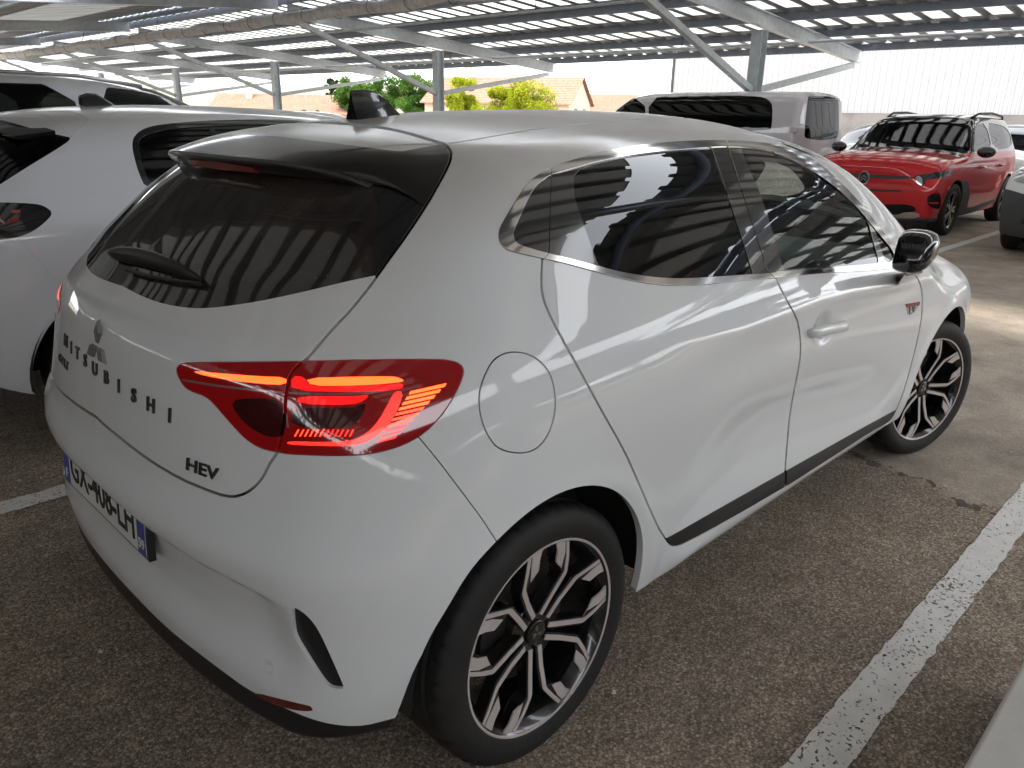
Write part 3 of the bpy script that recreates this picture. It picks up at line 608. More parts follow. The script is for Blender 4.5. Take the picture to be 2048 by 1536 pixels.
# ================================================================== the white hatchback (main car)
def Z(pts, ox, oy, k): return [(ox+x/k, oy+y/k) for x, y in pts]      # coordinates read in an enlarged crop -> photo pixels
cW = Field([-.65, -.45, -.25, 0, .35, .8, 1.4, 2.0, 2.5, 2.9, 3.2, 3.45], [.10, .18, .35, .55, .75, .88, .96, 1.02, 1.10, 1.20, 1.30, 1.38, 1.50], [
 [.66, .70, .72, .76, .77, .77, .77, .77, .76, .74, .70, .60],
 [.74, .78, .80, .83, .835, .835, .835, .835, .83, .80, .74, .62],
 [.79, .83, .855, .872, .872, .866, .866, .872, .872, .84, .77, .65],
 [.80, .845, .872, .888, .880, .868, .868, .878, .885, .85, .78, .66],
 [.79, .835, .866, .886, .884, .876, .874, .880, .880, .85, .78, .66],
 [.765, .808, .842, .868, .876, .874, .870, .868, .862, .835, .76, .62],
 [.735, .775, .808, .836, .848, .848, .844, .840, .83, .80, .72, .58],
 [.68, .722, .76, .795, .812, .818, .819, .815, .785, .74, .65, .5],
 [.62, .66, .705, .748, .769, .778, .782, .775, .72, .65, .58, .45],
 [.55, .60, .648, .693, .715, .725, .728, .715, .65, .57, .5, .4],
 [.48, .535, .582, .627, .650, .660, .663, .65, .58, .5, .43, .35],
 [.46, .50, .54, .565, .585, .592, .59, .57, .50, .44, .37, .3],
 [.36, .40, .44, .465, .485, .492, .49, .47, .40, .34, .27, .2]], su=.10, sv=.03)
_x, _z = cW.U, cW.V
# sculpted lower doors: the flank flares out again below a rising crease; shoulder crease; wheel-arch lips
_cr = np.interp(_x, [.40, .443, .576, .775, 1.053, 1.46, 1.724, 1.971, 2.05], [.37, .406, .472, .504, .487, .433, .401, .345, .32])
_low = np.clip((_cr-_z)/.13, 0, 1)*sstep(_x, .40, .5)*(1-sstep(_x, 1.95, 2.05))*sstep(_z, .26, .33)
_hol = np.exp(-((_z-_cr-.10)/.085)**2)*sstep(_x, .45, .9)*(1-sstep(_x, 1.6, 2.0))
_sh = np.interp(_x, [.2, .34, .7, 1.17, 1.4, 1.73, 1.98, 2.3], [.93, .92, .899, .906, .897, .873, .851, .83])
_sc = sstep(_x, .3, .75)*(1-sstep(_x, 1.9, 2.25))
_dz = _z-_sh
det = .024*_low - .014*_hol + _sc*(.0045*np.exp(-(_dz/.016)**2) - .008*np.exp(-((_dz+.075)/.06)**2))
det -= .020*np.exp(-(((_x-1.215)/.055)**2+((_z-.815)/.040)**2)**1.5)
for ax, az, R0 in ((0., .308, .375), (2.50, .308, .375)):
    r = np.hypot(_x-ax, _z-az); det += .007*np.exp(-((r-R0)/.028)**2)*sstep(_z, .2, .4)
cW.t += gk(gk(det, 1.2, 0), 1.6, 1)
cX0 = curve([.05, .20, .28, .35, .45, .50, .56, .62, .66, .70, .80, .88, .95, 1.00, 1.04, 1.10, 1.2, 1.30, 1.36, 1.5],
            [-.545, -.582, -.590, -.597, -.603, -.606, -.618, -.628, -.618, -.603, -.588, -.577, -.563, -.535, -.495, -.442, -.325, -.195, -.115, .04], .013)
cBOW = curve([0, .15, .3, .45, .6, .7, .8, .9, 1.1], [0, .002, .012, .032, .068, .10, .15, .22, .42], .04)
cBS = curve([.05, .3, .6, .9, 1.1, 1.4], [.68, .75, 1.0, 1.5, 2.1, 2.2], .08)
cXR = Field([0, .2, .5, .9, 1.2], [0.05, .5, 1.0, 1.5], [[0]*5]*4)     # rear relief (s, z): + is inward
_s, _z = cXR.U, cXR.V
_rec = sstep(_z, .34, .46)*(1-sstep(_z+.06*_s, .588, .606))*(1-sstep(_s+.35*(_z-.45), .60, .74))      # recessed lower bumper below a crisp ledge
cXR.t = gk(gk(.020*_rec, 1., 0), 1.6, 1)
def cXr(s, z): return cX0(z)+cBOW(s)*cBS(z)+cXR(s, z)
cZC = curve([-.9, -.35, -.2, 0, .2, .5, .9, 1.2, 1.4, 1.6, 1.8, 2.0, 2.2, 2.4, 2.5, 2.7, 3.0, 3.2, 3.35, 3.6],
            [1.20, 1.320, 1.348, 1.378, 1.400, 1.421, 1.431, 1.430, 1.421, 1.400, 1.358, 1.285, 1.185, 1.08, 1.03, .975, .91, .83, .71, .45], .06)
cSW = curve([0, 1.2, 1.6, 2.0, 2.4, 2.7, 3.6], [0, .0, .04, .10, .14, .05, .10], .08)
cCR = curve([-.9, .5, 1.5, 2.4, 3.6], [.17, .17, .20, .16, .15], .2)
def cZT(x, s): return cZC(x+cSW(x)*(s/.7)**2)-cCR(x)*s*s-.12*s**4
cXF = curve([.05, .25, .45, .6, .75, .85, 1.2], [3.25, 3.36, 3.42, 3.43, 3.38, 3.30, 2.9], .04)
cFB = curve([0, .3, .6, .75, .9, 1.1], [0, .03, .15, .27, .45, .8], .05)
cZB = curve([-.8, -.58, -.5, -.4, 0, .5, 2.0, 2.4, 3.6], [.200, .207, .242, .262, .26, .262, .255, .24, .19], .05)
def F_colt(P):
    x, s, z = P[:, 0], np.abs(P[:, 1]), P[:, 2]
    f = smax(s-cW(x, z), (cXr(s, z)-x)*.9, .16)
    f = smax(f, (z-cZT(x, s))*.95, .10); f = smax(f, (x-(cXF(z)-cFB(s)))*.9, .18)
    return smax(f, cZB(x)-z, .03)
V, Q = half_box(-.68, 3.5, .93, .12, 1.5, .0105)
V = shoot(F_colt, np.stack([np.clip(V[:, 0], .25, 2.3), 0*V[:, 0], np.full(len(V), .68)], 1), V, far=2.4)
V[np.abs(V[:, 1]) < 1e-6, 1] = 0
N = grad(F_colt, V); N[V[:, 1] == 0, 1] = 0
S = Skin(V, N, q2t(Q))

# ---- outlines read in the photograph (2048 px)
hatch = [(560, 240), (600, 242), (641, 244), (713, 249), (764, 255), (812, 265), (853, 277), (884, 287), (889, 287), (902, 301), (902, 318), (890, 345), (853, 410), (812, 472), (773, 525),
         (735, 578), (700, 621), (671, 650), (609, 722), (601, 727), (580, 749), (572, 787), (570, 841), (560, 889), (555, 905), (536, 930), (526, 954), (505, 978), (478, 993), (450, 993),
         (412, 980), (358, 957), (299, 922), (241, 878), (194, 838), (152, 793), (120, 737), (40, 600), (-60, 100), (300, 200)]
lamp = Z([(150, 265), (158, 240), (180, 225), (240, 218), (600, 215), (900, 210), (1300, 200), (1650, 198), (1760, 205), (1815, 225), (1840, 260), (1830, 310), (1780, 420), (1700, 540), (1600, 640),
          (1480, 705), (1350, 745), (1200, 765), (1000, 765), (800, 755), (745, 745), (650, 725), (570, 680), (500, 610), (430, 530), (370, 460), (320, 415), (240, 390), (200, 365), (165, 310)], 300, 650, 2.926)
rglass = [(60, 400), (150, 480), (179, 512), (191, 539), (239, 570), (308, 604), (376, 617), (427, 616), (513, 604), (615, 582), (700, 561), (750, 551), (840, 530), (960, 300), (890, 287), (884, 288), (850, 294),
          (812, 302), (795, 303), (700, 290), (600, 278), (509, 268), (300, 285), (60, 285)]
dlo_t = [(997, 466), (1001, 452), (1029, 405), (1056, 364), (1080, 346), (1103, 334), (1141, 321), (1189, 307), (1258, 293), (1326, 285), (1394, 281), (1449, 280), (1497, 282), (1548, 288), (1599, 304), (1640, 327),
         (1678, 361), (1710, 394), (1736, 426), (1762, 459), (1786, 488), (1800, 508)]
dlo_b = [(1803, 530), (1785, 537), (1743, 541), (1645, 546), (1551, 556), (1463, 563), (1394, 571), (1343, 572), (1292, 567), (1240, 557), (1189, 543), (1128, 526), (1085, 517), (1053, 510), (1018, 502), (1005, 493), (998, 480)]
dlo = dlo_t+dlo_b
din = Z([(222, 720), (235, 680), (300, 540), (340, 460), (400, 405), (447, 375), (560, 345), (700, 305), (900, 265), (1100, 240), (1390, 215), (1480, 212), (1600, 217), (1750, 238)], 950, 220, 2.926)+\
      Z([(300, 265), (400, 300), (550, 380), (700, 490), (800, 585), (880, 680), (960, 780), (1030, 860), (1045, 930), (1020, 950), (900, 955), (600, 975), (310, 992)], 1450, 220, 3.072)+\
      Z([(1760, 955), (1500, 970), (1300, 985), (1150, 988), (1000, 975), (850, 950), (700, 910), (520, 862), (400, 835), (300, 805), (245, 785), (225, 755)], 950, 220, 2.926)
rdglass = [(1147, 339), (1200, 324), (1258, 311), (1326, 302), (1420, 293), (1426, 294), (1508, 545), (1504, 552), (1463, 555), (1394, 560), (1343, 561), (1292, 556), (1240, 548), (1200, 533), (1194, 526), (1152, 405), (1147, 385)]
fdglass = [(1479, 294), (1484, 294), (1531, 300), (1580, 313), (1629, 338), (1678, 374), (1710, 404), (1729, 424), (1734, 432), (1759, 520), (1757, 527), (1700, 531), (1572, 540), (1566, 538), (1528, 402)]
fqglass = [(1744, 440), (1750, 442), (1792, 496), (1793, 505), (1783, 524), (1775, 525), (1769, 520)]
rdoor = [(1085, 505), (1085, 519), (1083, 548), (1083, 575), (1087, 599), (1100, 630), (1117, 664), (1136, 698), (1157, 735), (1200, 815), (1250, 903), (1273, 955), (1297, 1011), (1316, 1054), (1334, 1082), (1342, 1091), (1352, 1092), (1367, 1087),
         (1445, 1046), (1566, 976), (1570, 973), (1570, 941), (1575, 882), (1578, 843), (1586, 792), (1596, 745), (1602, 706), (1600, 667), (1594, 636), (1574, 601), (1551, 556), (1545, 530), (1463, 540), (1343, 545), (1189, 515)]
fdoor = [(1551, 556), (1574, 601), (1594, 636), (1600, 667), (1602, 706), (1596, 745), (1586, 792), (1578, 843), (1575, 882), (1570, 941), (1570, 973), (1574, 972), (1680, 904), (1738, 866), (1776, 845), (1785, 836),
         (1805, 792), (1824, 726), (1838, 667), (1844, 630), (1845, 600), (1843, 574), (1834, 553), (1815, 540), (1800, 520), (1743, 525), (1645, 530), (1545, 540)]
strip = [(1336, 1076), (1445, 1013), (1570, 943), (1641, 903), (1719, 859), (1778, 827), (1800, 815), (1800, 845), (1781, 850), (1738, 872), (1680, 910), (1570, 982), (1445, 1055), (1367, 1100), (1330, 1105), (1310, 1085)]
flap = [(972, 745), (984, 722), (1005, 707), (1029, 703), (1056, 707), (1080, 721), (1100, 745), (1109, 775), (1112, 805), (1108, 840), (1095, 875), (1072, 900), (1047, 907), (1020, 905), (1000, 898), (984, 886), (963, 845), (957, 797), (962, 768)]
arch_r = [(770, 1480), (787, 1442), (812, 1389), (854, 1281), (895, 1215), (936, 1144), (990, 1084), (1040, 1037), (1081, 1006), (1123, 983), (1164, 971), (1201, 970), (1234, 981), (1259, 1004), (1278, 1037), (1287, 1078), (1286, 1119), (1280, 1157), (1268, 1200), (1240, 1290), (1100, 1700), (760, 1700)]
bumper = [(-200, 500), (560, 780), (837, 874), (837, 874), (878, 923), (932, 995), (966, 1040), (992, 1082), (1010, 1100), (960, 1600), (-200, 1600)]
blow = [(900, 1405), (787, 1438), (712, 1457), (621, 1442), (501, 1384), (455, 1351), (352, 1273), (290, 1215), (207, 1124), (145, 1037), (120, 980), (0, 900), (-300, 1700), (900, 1700)]
vent = Z([(1408, 755), (1440, 768), (1490, 805), (1540, 870), (1600, 1000), (1665, 1150), (1665, 1157), (1600, 1155), (1560, 1120), (1500, 1030), (1420, 905), (1412, 850)], 0, 900, 2.415)
refl = Z([(1210, 1165), (1300, 1190), (1400, 1215), (1520, 1243), (1520, 1252), (1490, 1262), (1400, 1252), (1280, 1212)], 0, 900, 2.415)
roofside = [(300, 130), (1700, 130), (1640, 258), (1560, 246), (1450, 236), (1330, 236), (1200, 244), (1090, 255), (1000, 270), (940, 281), (890, 288), (860, 300), (300, 300)]
side_gate = lambda P: (P[:, 0] > -.35) & (P[:, 0] < 2.3) & (P[:, 1] < -.4)
rear_gate = lambda P: (P[:, 0] < .35)
S.trace('lamp', lamp, rear_gate); S.trace('hatch', hatch, lambda P: P[:, 0] < .3, 1)
S.trace('rglass', rglass, lambda P: P[:, 0] < .3); S.trace('dlo', dlo, side_gate); S.trace('din', din, side_gate)
S.trace('rdg', rdglass, side_gate, 1); S.trace('fdg', fdglass, side_gate, 1); S.trace('fqg', fqglass, side_gate, 1)
S.trace('rdoor', rdoor, side_gate, 1); S.trace('fdoor', fdoor, side_gate, 1); S.trace('strip', strip, side_gate, 1)
S.trace('flap', flap, lambda P: P[:, 0] < .3); S.trace('archr', arch_r, lambda P: (np.abs(P[:, 0]) < .55) & (P[:, 1] < -.5))
S.trace('bump', bumper, lambda P: P[:, 0] < .1, 1, margin=200); S.trace('blow', blow, lambda P: (P[:, 0] < -.2), margin=250)
S.trace('blade', [(733, 330), (738, 364), (757, 412), (752, 470), (735, 530), (715, 562), (790, 570), (990, 300), (890, 270), (780, 290)], rear_gate, 1); S.trace('vent', vent, rear_gate); S.trace('refl', refl, rear_gate); S.trace('roof', roofside, lambda P: (P[:, 2] > 1.2), 1, margin=300)
X, Yy, Zz = S.A[:, 0], S.A[:, 1], S.A[:, 2]
S.put('archf', .372-np.hypot(X-2.50, (Zz-.308)*(1+.0*X)))
bgap = [(1449, 270), (1452, 281), (1456, 293), (1536, 543), (1552, 560), (1600, 560), (1900, 560), (1900, 270)]
S.trace('bgap', bgap, side_gate, 0, margin=500)
qgap = [(1103, 320), (1103, 334), (1099, 505), (1084, 520), (900, 530), (900, 300)]
S.trace('qgap', qgap, side_gate, 0, margin=500)
S.put('wind', np.minimum(np.minimum(X-1.36-.04*(Yy/.6)**2, 2.42-X), cZT(X, np.abs(Yy))*0+(-Yy*0+.60+.11*(X-1.4)-np.abs(Yy))))
S.put('hood', np.minimum(X-2.32, np.minimum(.70-np.abs(Yy), Zz-.74)))
for n_, offs in (('lamp', (.0015, -.0015)), ('hatch', (.0034, -.0034)), ('rglass', (0,)), ('dlo', (.0008, -.0012)), ('din', (0,)), ('rdg', (.001,)), ('fdg', (.001,)), ('fqg', (.001,)), ('rdoor', (.0027, -.0027)),
                 ('fdoor', (.0027, -.0027)), ('strip', (0,)), ('flap', (.0020, -.0020)), ('archr', (0,)), ('archf', (0,)), ('bump', (.0018, -.0018)), ('blow', (.001, -.001)), ('vent', (0,)), ('blade', (0,)), ('refl', (0,)),
                 ('bgap', (.0013, -.0013)), ('qgap', (.001, -.001)), ('wind', (0,)), ('hood', (.0015, -.0015)), ('roof', (.0012, -.0012))):
    S.cut(n_, *offs)
g = S.done()
CAR = empty('hatchback_car', (0, 0, 0), label='white five-door hatchback with lit red tail lamps, black roof spoiler and dark rear glass', cat='car')
no = ~((g('archr') > 0) | (g('archf') > 0))
LAMP = g('lamp') > .0015; lgap = (g('lamp') > -.0015) & ~LAMP
HATCH = (g('hatch') > .0034); hgap = (g('hatch') > -.0034) & ~HATCH
DLO = g('dlo') > .0008; dgap = (g('dlo') > -.0012) & ~DLO
free = no & ~LAMP & ~lgap
P_lampH = LAMP & HATCH & no; P_lampB = LAMP & ~HATCH & ~hgap & no
hat = free & HATCH
P_hatch = hat & (g('rglass') < 0)
P_rglass = hat & (g('rglass') > 0)
rest = free & ~HATCH & ~hgap
P_chrome = rest & DLO & (g('din') < 0) & (np.abs(g('bgap')) > .0013) & (np.abs(g('qgap')) > .001)
ins = rest & DLO & (g('din') > 0)
P_rdg = ins & (g('rdg') > .001); P_fdg = ins & (g('fdg') > .001); P_fqg = ins & (g('fqg') > .001)
P_pill = ins & ~P_rdg & ~P_fdg & ~P_fqg & (np.abs(g('bgap')) > .0013) & (np.abs(g('qgap')) > .001)
rest &= ~DLO & ~dgap
RD = g('rdoor') > .0027; FD = g('fdoor') > .0027
dg = (~RD & (g('rdoor') > -.0027)) | (~FD & (g('fdoor') > -.0027))
P_rdoor = rest & RD & (g('strip') < 0); P_rstrip = rest & RD & (g('strip') > 0)
P_fdoor = rest & FD & ~RD & (g('strip') < 0); P_fstrip = rest & FD & ~RD & (g('strip') > 0)
rest &= ~RD & ~FD & ~dg
P_flap = rest & (g('flap') > .0020); rest &= g('flap') < -.0020
WIND = g('wind') > 0; P_wind = rest & WIND; rest &= ~WIND
HOOD = g('hood') > .0015; P_hood = rest & HOOD; rest &= ~HOOD & ~(g('hood') > -.0015)
P_vent = rest & (g('vent') > 0); rest &= g('vent') < 0
P_refl = rest & (g('refl') > 0); rest &= g('refl') < 0
BL = g('blow') > 0; P_lip = rest & (g('blow') > .001) & (g('bump') > .0018)
BU = g('bump') > .0018; P_bump = rest & BU & (g('blow') < -.001)
rest &= ~BU & ~(g('bump') > -.0018)
ROOF = g('roof') > .0012; P_roof = rest & ROOF; P_side = rest & (g('roof') < -.0012)
mat('black gap', (.008, .008, .009), .9)
car_paint('white paint', (.735, .75, .76))
mat('piano black', (.012, .012, .013), .12, coat=1., coat_r=.02)
mat('black plastic', (.012, .012, .013), .42, bump=(900, .25, .0006))
mat('chrome trim', (.62, .61, .60), .09, 1.)
thin_glass('privacy glass', (.05, .055, .06), 1.55)
thin_glass('rear screen', (.05, .048, .05), 1.55, .02)
n = MAT['rear screen'].node_tree; L = n.links.new; o_ = [q for q in n.nodes if q.type == 'OUTPUT_MATERIAL'][0]; src = o_.inputs[0].links[0].from_socket      # film of dust and dried drops
tc = n.nodes.new('ShaderNodeTexCoord'); df = n.nodes.new('ShaderNodeBsdfDiffuse'); df.inputs[0].default_value = (.30, .25, .22, 1)
t1 = n.nodes.new('ShaderNodeTexNoise'); t1.inputs['Scale'].default_value = 6; t1.inputs['Detail'].default_value = 8; t1.inputs['Roughness'].default_value = .7; t2 = n.nodes.new('ShaderNodeTexVoronoi'); t2.inputs['Scale'].default_value = 120; t3 = n.nodes.new('ShaderNodeTexNoise'); t3.inputs['Scale'].default_value = 45; t3.inputs['Detail'].default_value = 6
for t_ in (t1, t2, t3): L(tc.outputs['Object'], t_.inputs['Vector'])
r1 = n.nodes.new('ShaderNodeMapRange'); r1.inputs[1].default_value = .35; r1.inputs[2].default_value = .75; r1.inputs[3].default_value = .05; r1.inputs[4].default_value = .20; L(t1.outputs[0], r1.inputs[0])
r2 = n.nodes.new('ShaderNodeMapRange'); r2.inputs[1].default_value = .16; r2.inputs[2].default_value = .08; r2.inputs[3].default_value = 0; r2.inputs[4].default_value = .5; L(t2.outputs['Distance'], r2.inputs[0])
r3 = n.nodes.new('ShaderNodeMapRange'); r3.inputs[1].default_value = .55; r3.inputs[2].default_value = .62; L(t3.outputs[0], r3.inputs[0])
mu = n.nodes.new('ShaderNodeMath'); mu.operation = 'MULTIPLY_ADD'; L(r2.outputs[0], mu.inputs[0]); L(r3.outputs[0], mu.inputs[1]); L(r1.outputs[0], mu.inputs[2])
ms = n.nodes.new('ShaderNodeMixShader'); L(mu.outputs[0], ms.inputs[0]); L(src, ms.inputs[1]); L(df.outputs[0], ms.inputs[2]); L(ms.outputs[0], o_.inputs[0])
thin_glass('green tinted glass', (.80, .93, .87), 1.45)
body = panel('body_side', S, P_side, 'white paint', CAR, .02)
panel('roof', S, P_roof, 'white paint', CAR, .02)
panel('hatch', S, P_hatch, 'white paint', CAR, .018)
rg = panel('rear_screen', S, P_rglass & (g('blade') < 0), 'rear screen', CAR, .004); panel('screen_blade', S, P_rglass & (g('blade') > 0), 'piano black', CAR, .006, mirror='pair')
panel('window_trim', S, P_chrome, 'chrome trim', CAR, .006, off=.002, mirror='pair')
panel('rear_side_window', S, P_rdg, 'privacy glass', CAR, .003, off=-.003, mirror='pair', label='dark tinted rear side window')
panel('front_side_window', S, P_fdg & ~(g('fqg') > -.02), 'green tinted glass', CAR, .003, off=-.003, mirror='pair', split=True, label='clear greenish front side window')
panel('quarter_window', S, P_fqg, 'green tinted glass', CAR, .003, off=-.003, mirror='pair')
panel('pillar_cover', S, P_pill, 'piano black', CAR, .008, off=-.001, mirror='pair')
rd = panel('rear_door', S, P_rdoor, 'white paint', CAR, .02, mirror='pair')
fd = panel('front_door', S, P_fdoor, 'white paint', CAR, .02, mirror='pair')
panel('sill_strip', S, P_rstrip, 'black plastic', CAR, .012, off=.003, mirror='pair')
panel('sill_strip', S, P_fstrip, 'black plastic', CAR, .012, off=.003, mirror='pair')
panel('fuel_flap', S, P_flap, 'white paint', CAR, .01, mirror=None)
bu = panel('rear_bumper', S, P_bump, 'white paint', CAR, .02)
panel('diffuser_lip', S, P_lip, 'black plastic', CAR, .01, off=-.004)
panel('bumper_vent', S, P_vent, 'black plastic', CAR, .004, off=-.008, mirror='pair')
mat('reflector red', (.12, .004, .006), .1, coat=1.)
panel('reflector', S, P_refl, 'reflector red', CAR, .004, off=.001, mirror='pair', split=True)
panel('windscreen', S, P_wind, 'green tinted glass', CAR, .003, off=-.002)
panel('bonnet', S, P_hood, 'white paint', CAR, .015)
# dark inner skin: closes the joints between the panels, lines pillars and headlining
innerm = (g('rdg') < -.012) & (g('fdg') < -.012) & (g('fqg') < -.012) & (g('wind') < -.02) & ~((g('rglass') > .05) & (S.A[S.T].mean(1)[:, 2] > 1.0) & (g('hatch') > .10)) & no
mat('cabin lining', (.02, .02, .021), .8)
cen_ = S.A[S.T].mean(1); hl = innerm & (cen_[:, 2] > 1.27) & (cen_[:, 0] > .12) & (cen_[:, 0] < 1.5) & (np.abs(cen_[:, 1]) < .56)
mat('headlining', (.52, .51, .48), .9)
panel('inner_shell', S, innerm & ~hl, 'cabin lining', CAR, 0, off=-.022); panel('headlining', S, hl, 'headlining', CAR, 0, off=-.024)

# ------------------------------------------------------------------ tail lamps
def subskin(S, F, mask, levels):
    V, N, T = S.take(mask)
    for _ in range(levels):
        E = np.concatenate([T[:, [0, 1]], T[:, [1, 2]], T[:, [2, 0]]]); u, inv = np.unique(np.sort(E, 1), axis=0, return_inverse=True); inv = inv.ravel()
        o = len(V); V = np.concatenate([V, (V[u[:, 0]]+V[u[:, 1]])/2]); k = len(T); a, b, c = T.T; p, q, r = o+inv[:k], o+inv[k:2*k], o+inv[2*k:]
        T = np.concatenate([np.stack(t, 1) for t in ((a, p, r), (p, b, q), (r, q, c), (p, q, r))])
    N = grad(F, V)
    for _ in range(2): V = V-N*F(V)[:, None]*.9
    return Skin(V, N, T, S.w)
mat('lamp lens', (.16, .006, .009), .06, coat=1., coat_r=.01, emit=(1., .008, .01), es=.016)
mat('lamp smoked', (.055, .006, .008), .08, coat=1., coat_r=.01)
mat('lamp clear', (.35, .22, .22), .12, .4, coat=1.)
mat('led amber', (.9, .25, .03), .3, coat=.6, emit=(1., .048, .008), es=1.35)
mat('led orange', (.9, .15, .03), .3, coat=.6, emit=(1., .028, .008), es=1.0)
mat('led red', (.8, .02, .01), .3, coat=.6, emit=(1., .012, .008), es=.85)
mat('lamp glow', (.25, .006, .008), .08, coat=1., emit=(1., .01, .01), es=.30)
zl = lambda p: Z(p, 300, 650, 2.926)
leds = [('light_strip', 'led amber', [(238, 268), (400, 283), (640, 302), (803, 308), (797, 352), (640, 343), (480, 323), (330, 298)]),
        ('light_strip', 'led amber', [(915, 312), (1200, 305), (1400, 302), (1450, 308), (1492, 328), (1440, 338), (1300, 350), (1150, 356), (945, 356)]),
        ('light_strip', 'led red', [(808, 680), (1000, 686), (1120, 682), (1200, 670), (1270, 635), (1340, 560), (1400, 450), (1432, 390), (1482, 393), (1455, 480), (1400, 585), (1320, 658), (1230, 700), (1100, 708), (950, 704), (810, 698)]),
        ('inner_lens', 'lamp glow', [(830, 300), (905, 302), (930, 358), (1100, 362), (1380, 350), (1480, 340), (1480, 380), (1200, 395), (830, 385)]),
        ('inner_lens', 'lamp smoked', [(470, 440), (620, 425), (780, 440), (780, 650), (700, 660), (600, 610), (520, 540)]),
        ('inner_lens', 'lamp smoked', [(830, 480), (1180, 490), (1240, 460), (1265, 460), (1245, 530), (1190, 590), (1100, 605), (830, 600)]),
        ('inner_lens', 'lamp glow', [(865, 415), (1200, 418), (1285, 405), (1260, 440), (1180, 470), (865, 462)]),
        ('reflector_line', 'lamp clear', [(185, 315), (400, 350), (640, 378), (780, 390), (780, 402), (640, 390), (400, 362), (200, 330)]),
        ('reflector_line', 'lamp clear', [(815, 392), (1100, 400), (1300, 392), (1400, 380), (1400, 386), (1300, 402), (1100, 412), (815, 404)]),
        ('reflector_line', 'lamp clear', [(830, 536), (1100, 540), (1100, 545), (830, 542)]),
        ('reflector_line', 'lamp clear', [(795, 520), (805, 518), (815, 600), (805, 600)])]
for i in range(10):
    t = i/9; L = np.array((1524+(1338-1524)*t, 397+(681-397)*t)); Rr = np.array((1734+(1447-1734)*t, 352+(655-352)*t)); h = 10.5-3*t
    leds.append(('light_bar', 'led amber' if i < 4 else 'led orange' if i < 7 else 'led red', [(L[0], L[1]-h*.8), (Rr[0], Rr[1]-h), (Rr[0]-12, Rr[1]+h), (L[0]-10, L[1]+h)]))
for i in range(12):
    x = 850+i*29; leds.append(('light_tick', 'led orange' if i < 6 else 'led red', [(x+18, 612), (x+27, 612), (x+5, 652), (x-4, 652)]))
for i in range(5):
    x = 1118+i*24; leds.append(('reverse_light', 'lamp clear', [(x, 517), (x+17, 515), (x+19, 535), (x+2, 537)]))
for i in range(3):
    leds.append(('reverse_light', 'lamp clear', [(1115, 543+i*11), (1228, 541+i*11), (1224, 547+i*11), (1115, 549+i*11)]))
for pname, msk in (('tail_lamp', P_lampB), ('tail_lamp', P_lampH)):
    Ls = subskin(S, F_colt, msk, 3); ids = []
    for i, (nm, mm, poly) in enumerate(leds):
        p = np.array(zl(poly)); uv, _ = pix(Ls.A[:, :3])
        if not ((uv > p.min(0)-1) & (uv < p.max(0)+1)).all(1).any(): continue
        Ls.trace('f%d' % i, zl(poly), None, 1 if nm in ('light_strip', 'inner_lens') else 0, margin=30); Ls.cut('f%d' % i); ids.append(i)
    lg = Ls.done(); used = np.zeros(len(Ls.T), bool); picks = []
    for i in ids:
        q = (lg('f%d' % i) > 0) & ~used
        if q.sum() < 4: continue
        used |= q; picks.append((i, q))
    lens = panel(pname, Ls, ~used, 'lamp lens', CAR, .01, off=.0012, mirror='pair', label='lit red tail lamp with amber light strips')
    for i, q in picks:
        for o, sub in zip(lens, panel(leds[i][0], Ls, q, leds[i][1], None, .0008, off=.0012 if leds[i][0] == 'inner_lens' else .0018, mirror='pair', bev=.0001)): sub.parent = o

# ------------------------------------------------------------------ roof spoiler with high brake lamp
def rowgrid(rows):
    n, m = len(rows), len(rows[0]); V = np.array(rows, float).reshape(-1, 3); i = np.arange(n*m).reshape(n, m)
    return V, np.stack([i[:-1, :-1], i[1:, :-1], i[1:, 1:], i[:-1, 1:]], -1).reshape(-1, 4)
def vnormals(V, Q):
    n = np.zeros_like(V); a = np.cross(V[Q[:, 2]]-V[Q[:, 0]], V[Q[:, 3]]-V[Q[:, 1]])
    for k in range(4): np.add.at(n, Q[:, k], a)
    return n/np.maximum(np.linalg.norm(n, axis=1), 1e-12)[:, None]
E0 = at(430, 312, 1, 0.); E1 = lift(F_colt, [(747, 369)], far=6)[0]; sE = abs(E1[1])      # trailing edge: centre and end
def trail(s): t = np.clip(s/sE, 0, 1); return np.array([E0[0]+(E1[0]-E0[0])*t**3.6, -s, E0[2]+.004+(E1[2]-E0[2]-.004)*t**6])
def xe(s): return trail(s)[0]
front = [np.array([.056, -s, 0.]) for s in np.linspace(0, .44, 46)]
for q_ in front: q_[2] = cZT(np.array([q_[0]]), np.array([-q_[1]]))[0]
front = [q_-grad(F_colt, q_[None])[0]*(F_colt(q_[None])[0]-.0015) for q_ in front]
seam = chaikin([(884, 288), (893, 292), (900, 302), (900, 318), (889, 345), (868, 384), (850, 414)], 2, False)
front += [p_ for p_ in lift(F_colt, seam[2:], far=6)]
rows = []; nq = len(front)
for i, A0 in enumerate(front):
    B0 = trail(sE*(i/(nq-1))**.93); r = []
    for t in np.linspace(0, 1, 36):
        r.append(A0+(B0-A0)*t+np.array([0, 0, .011*math.sin(math.pi*t)]))
    pe = r[-1]; f_ = 1-(i/(nq-1))**6
    for k in range(1, 7): t = math.pi*k/6; r.append(pe+np.array([-.007*math.sin(t), 0, -.007+.007*math.cos(t)]))
    pb = r[-1]
    for k in range(1, 9): t = k/8; r.append(np.array([pb[0]+.12*t, pb[1]*(1-.03*t), pb[2]-.010*t-.020*sstep(np.array([t]), 0, .2)[0]*f_]))
    rows.append(r)
P0 = np.array(rows); q = P0.reshape(-1, 3).copy()
for _ in range(6): q = q-grad(F_colt, q)*(F_colt(q)-.0018)[:, None]
low = (F_colt(P0.reshape(-1, 3)) < .0018).reshape(P0.shape[:2]); low[:, 36:] = False       # never sink the top below the body
rows = np.where(low[:, :, None], q.reshape(P0.shape), P0)
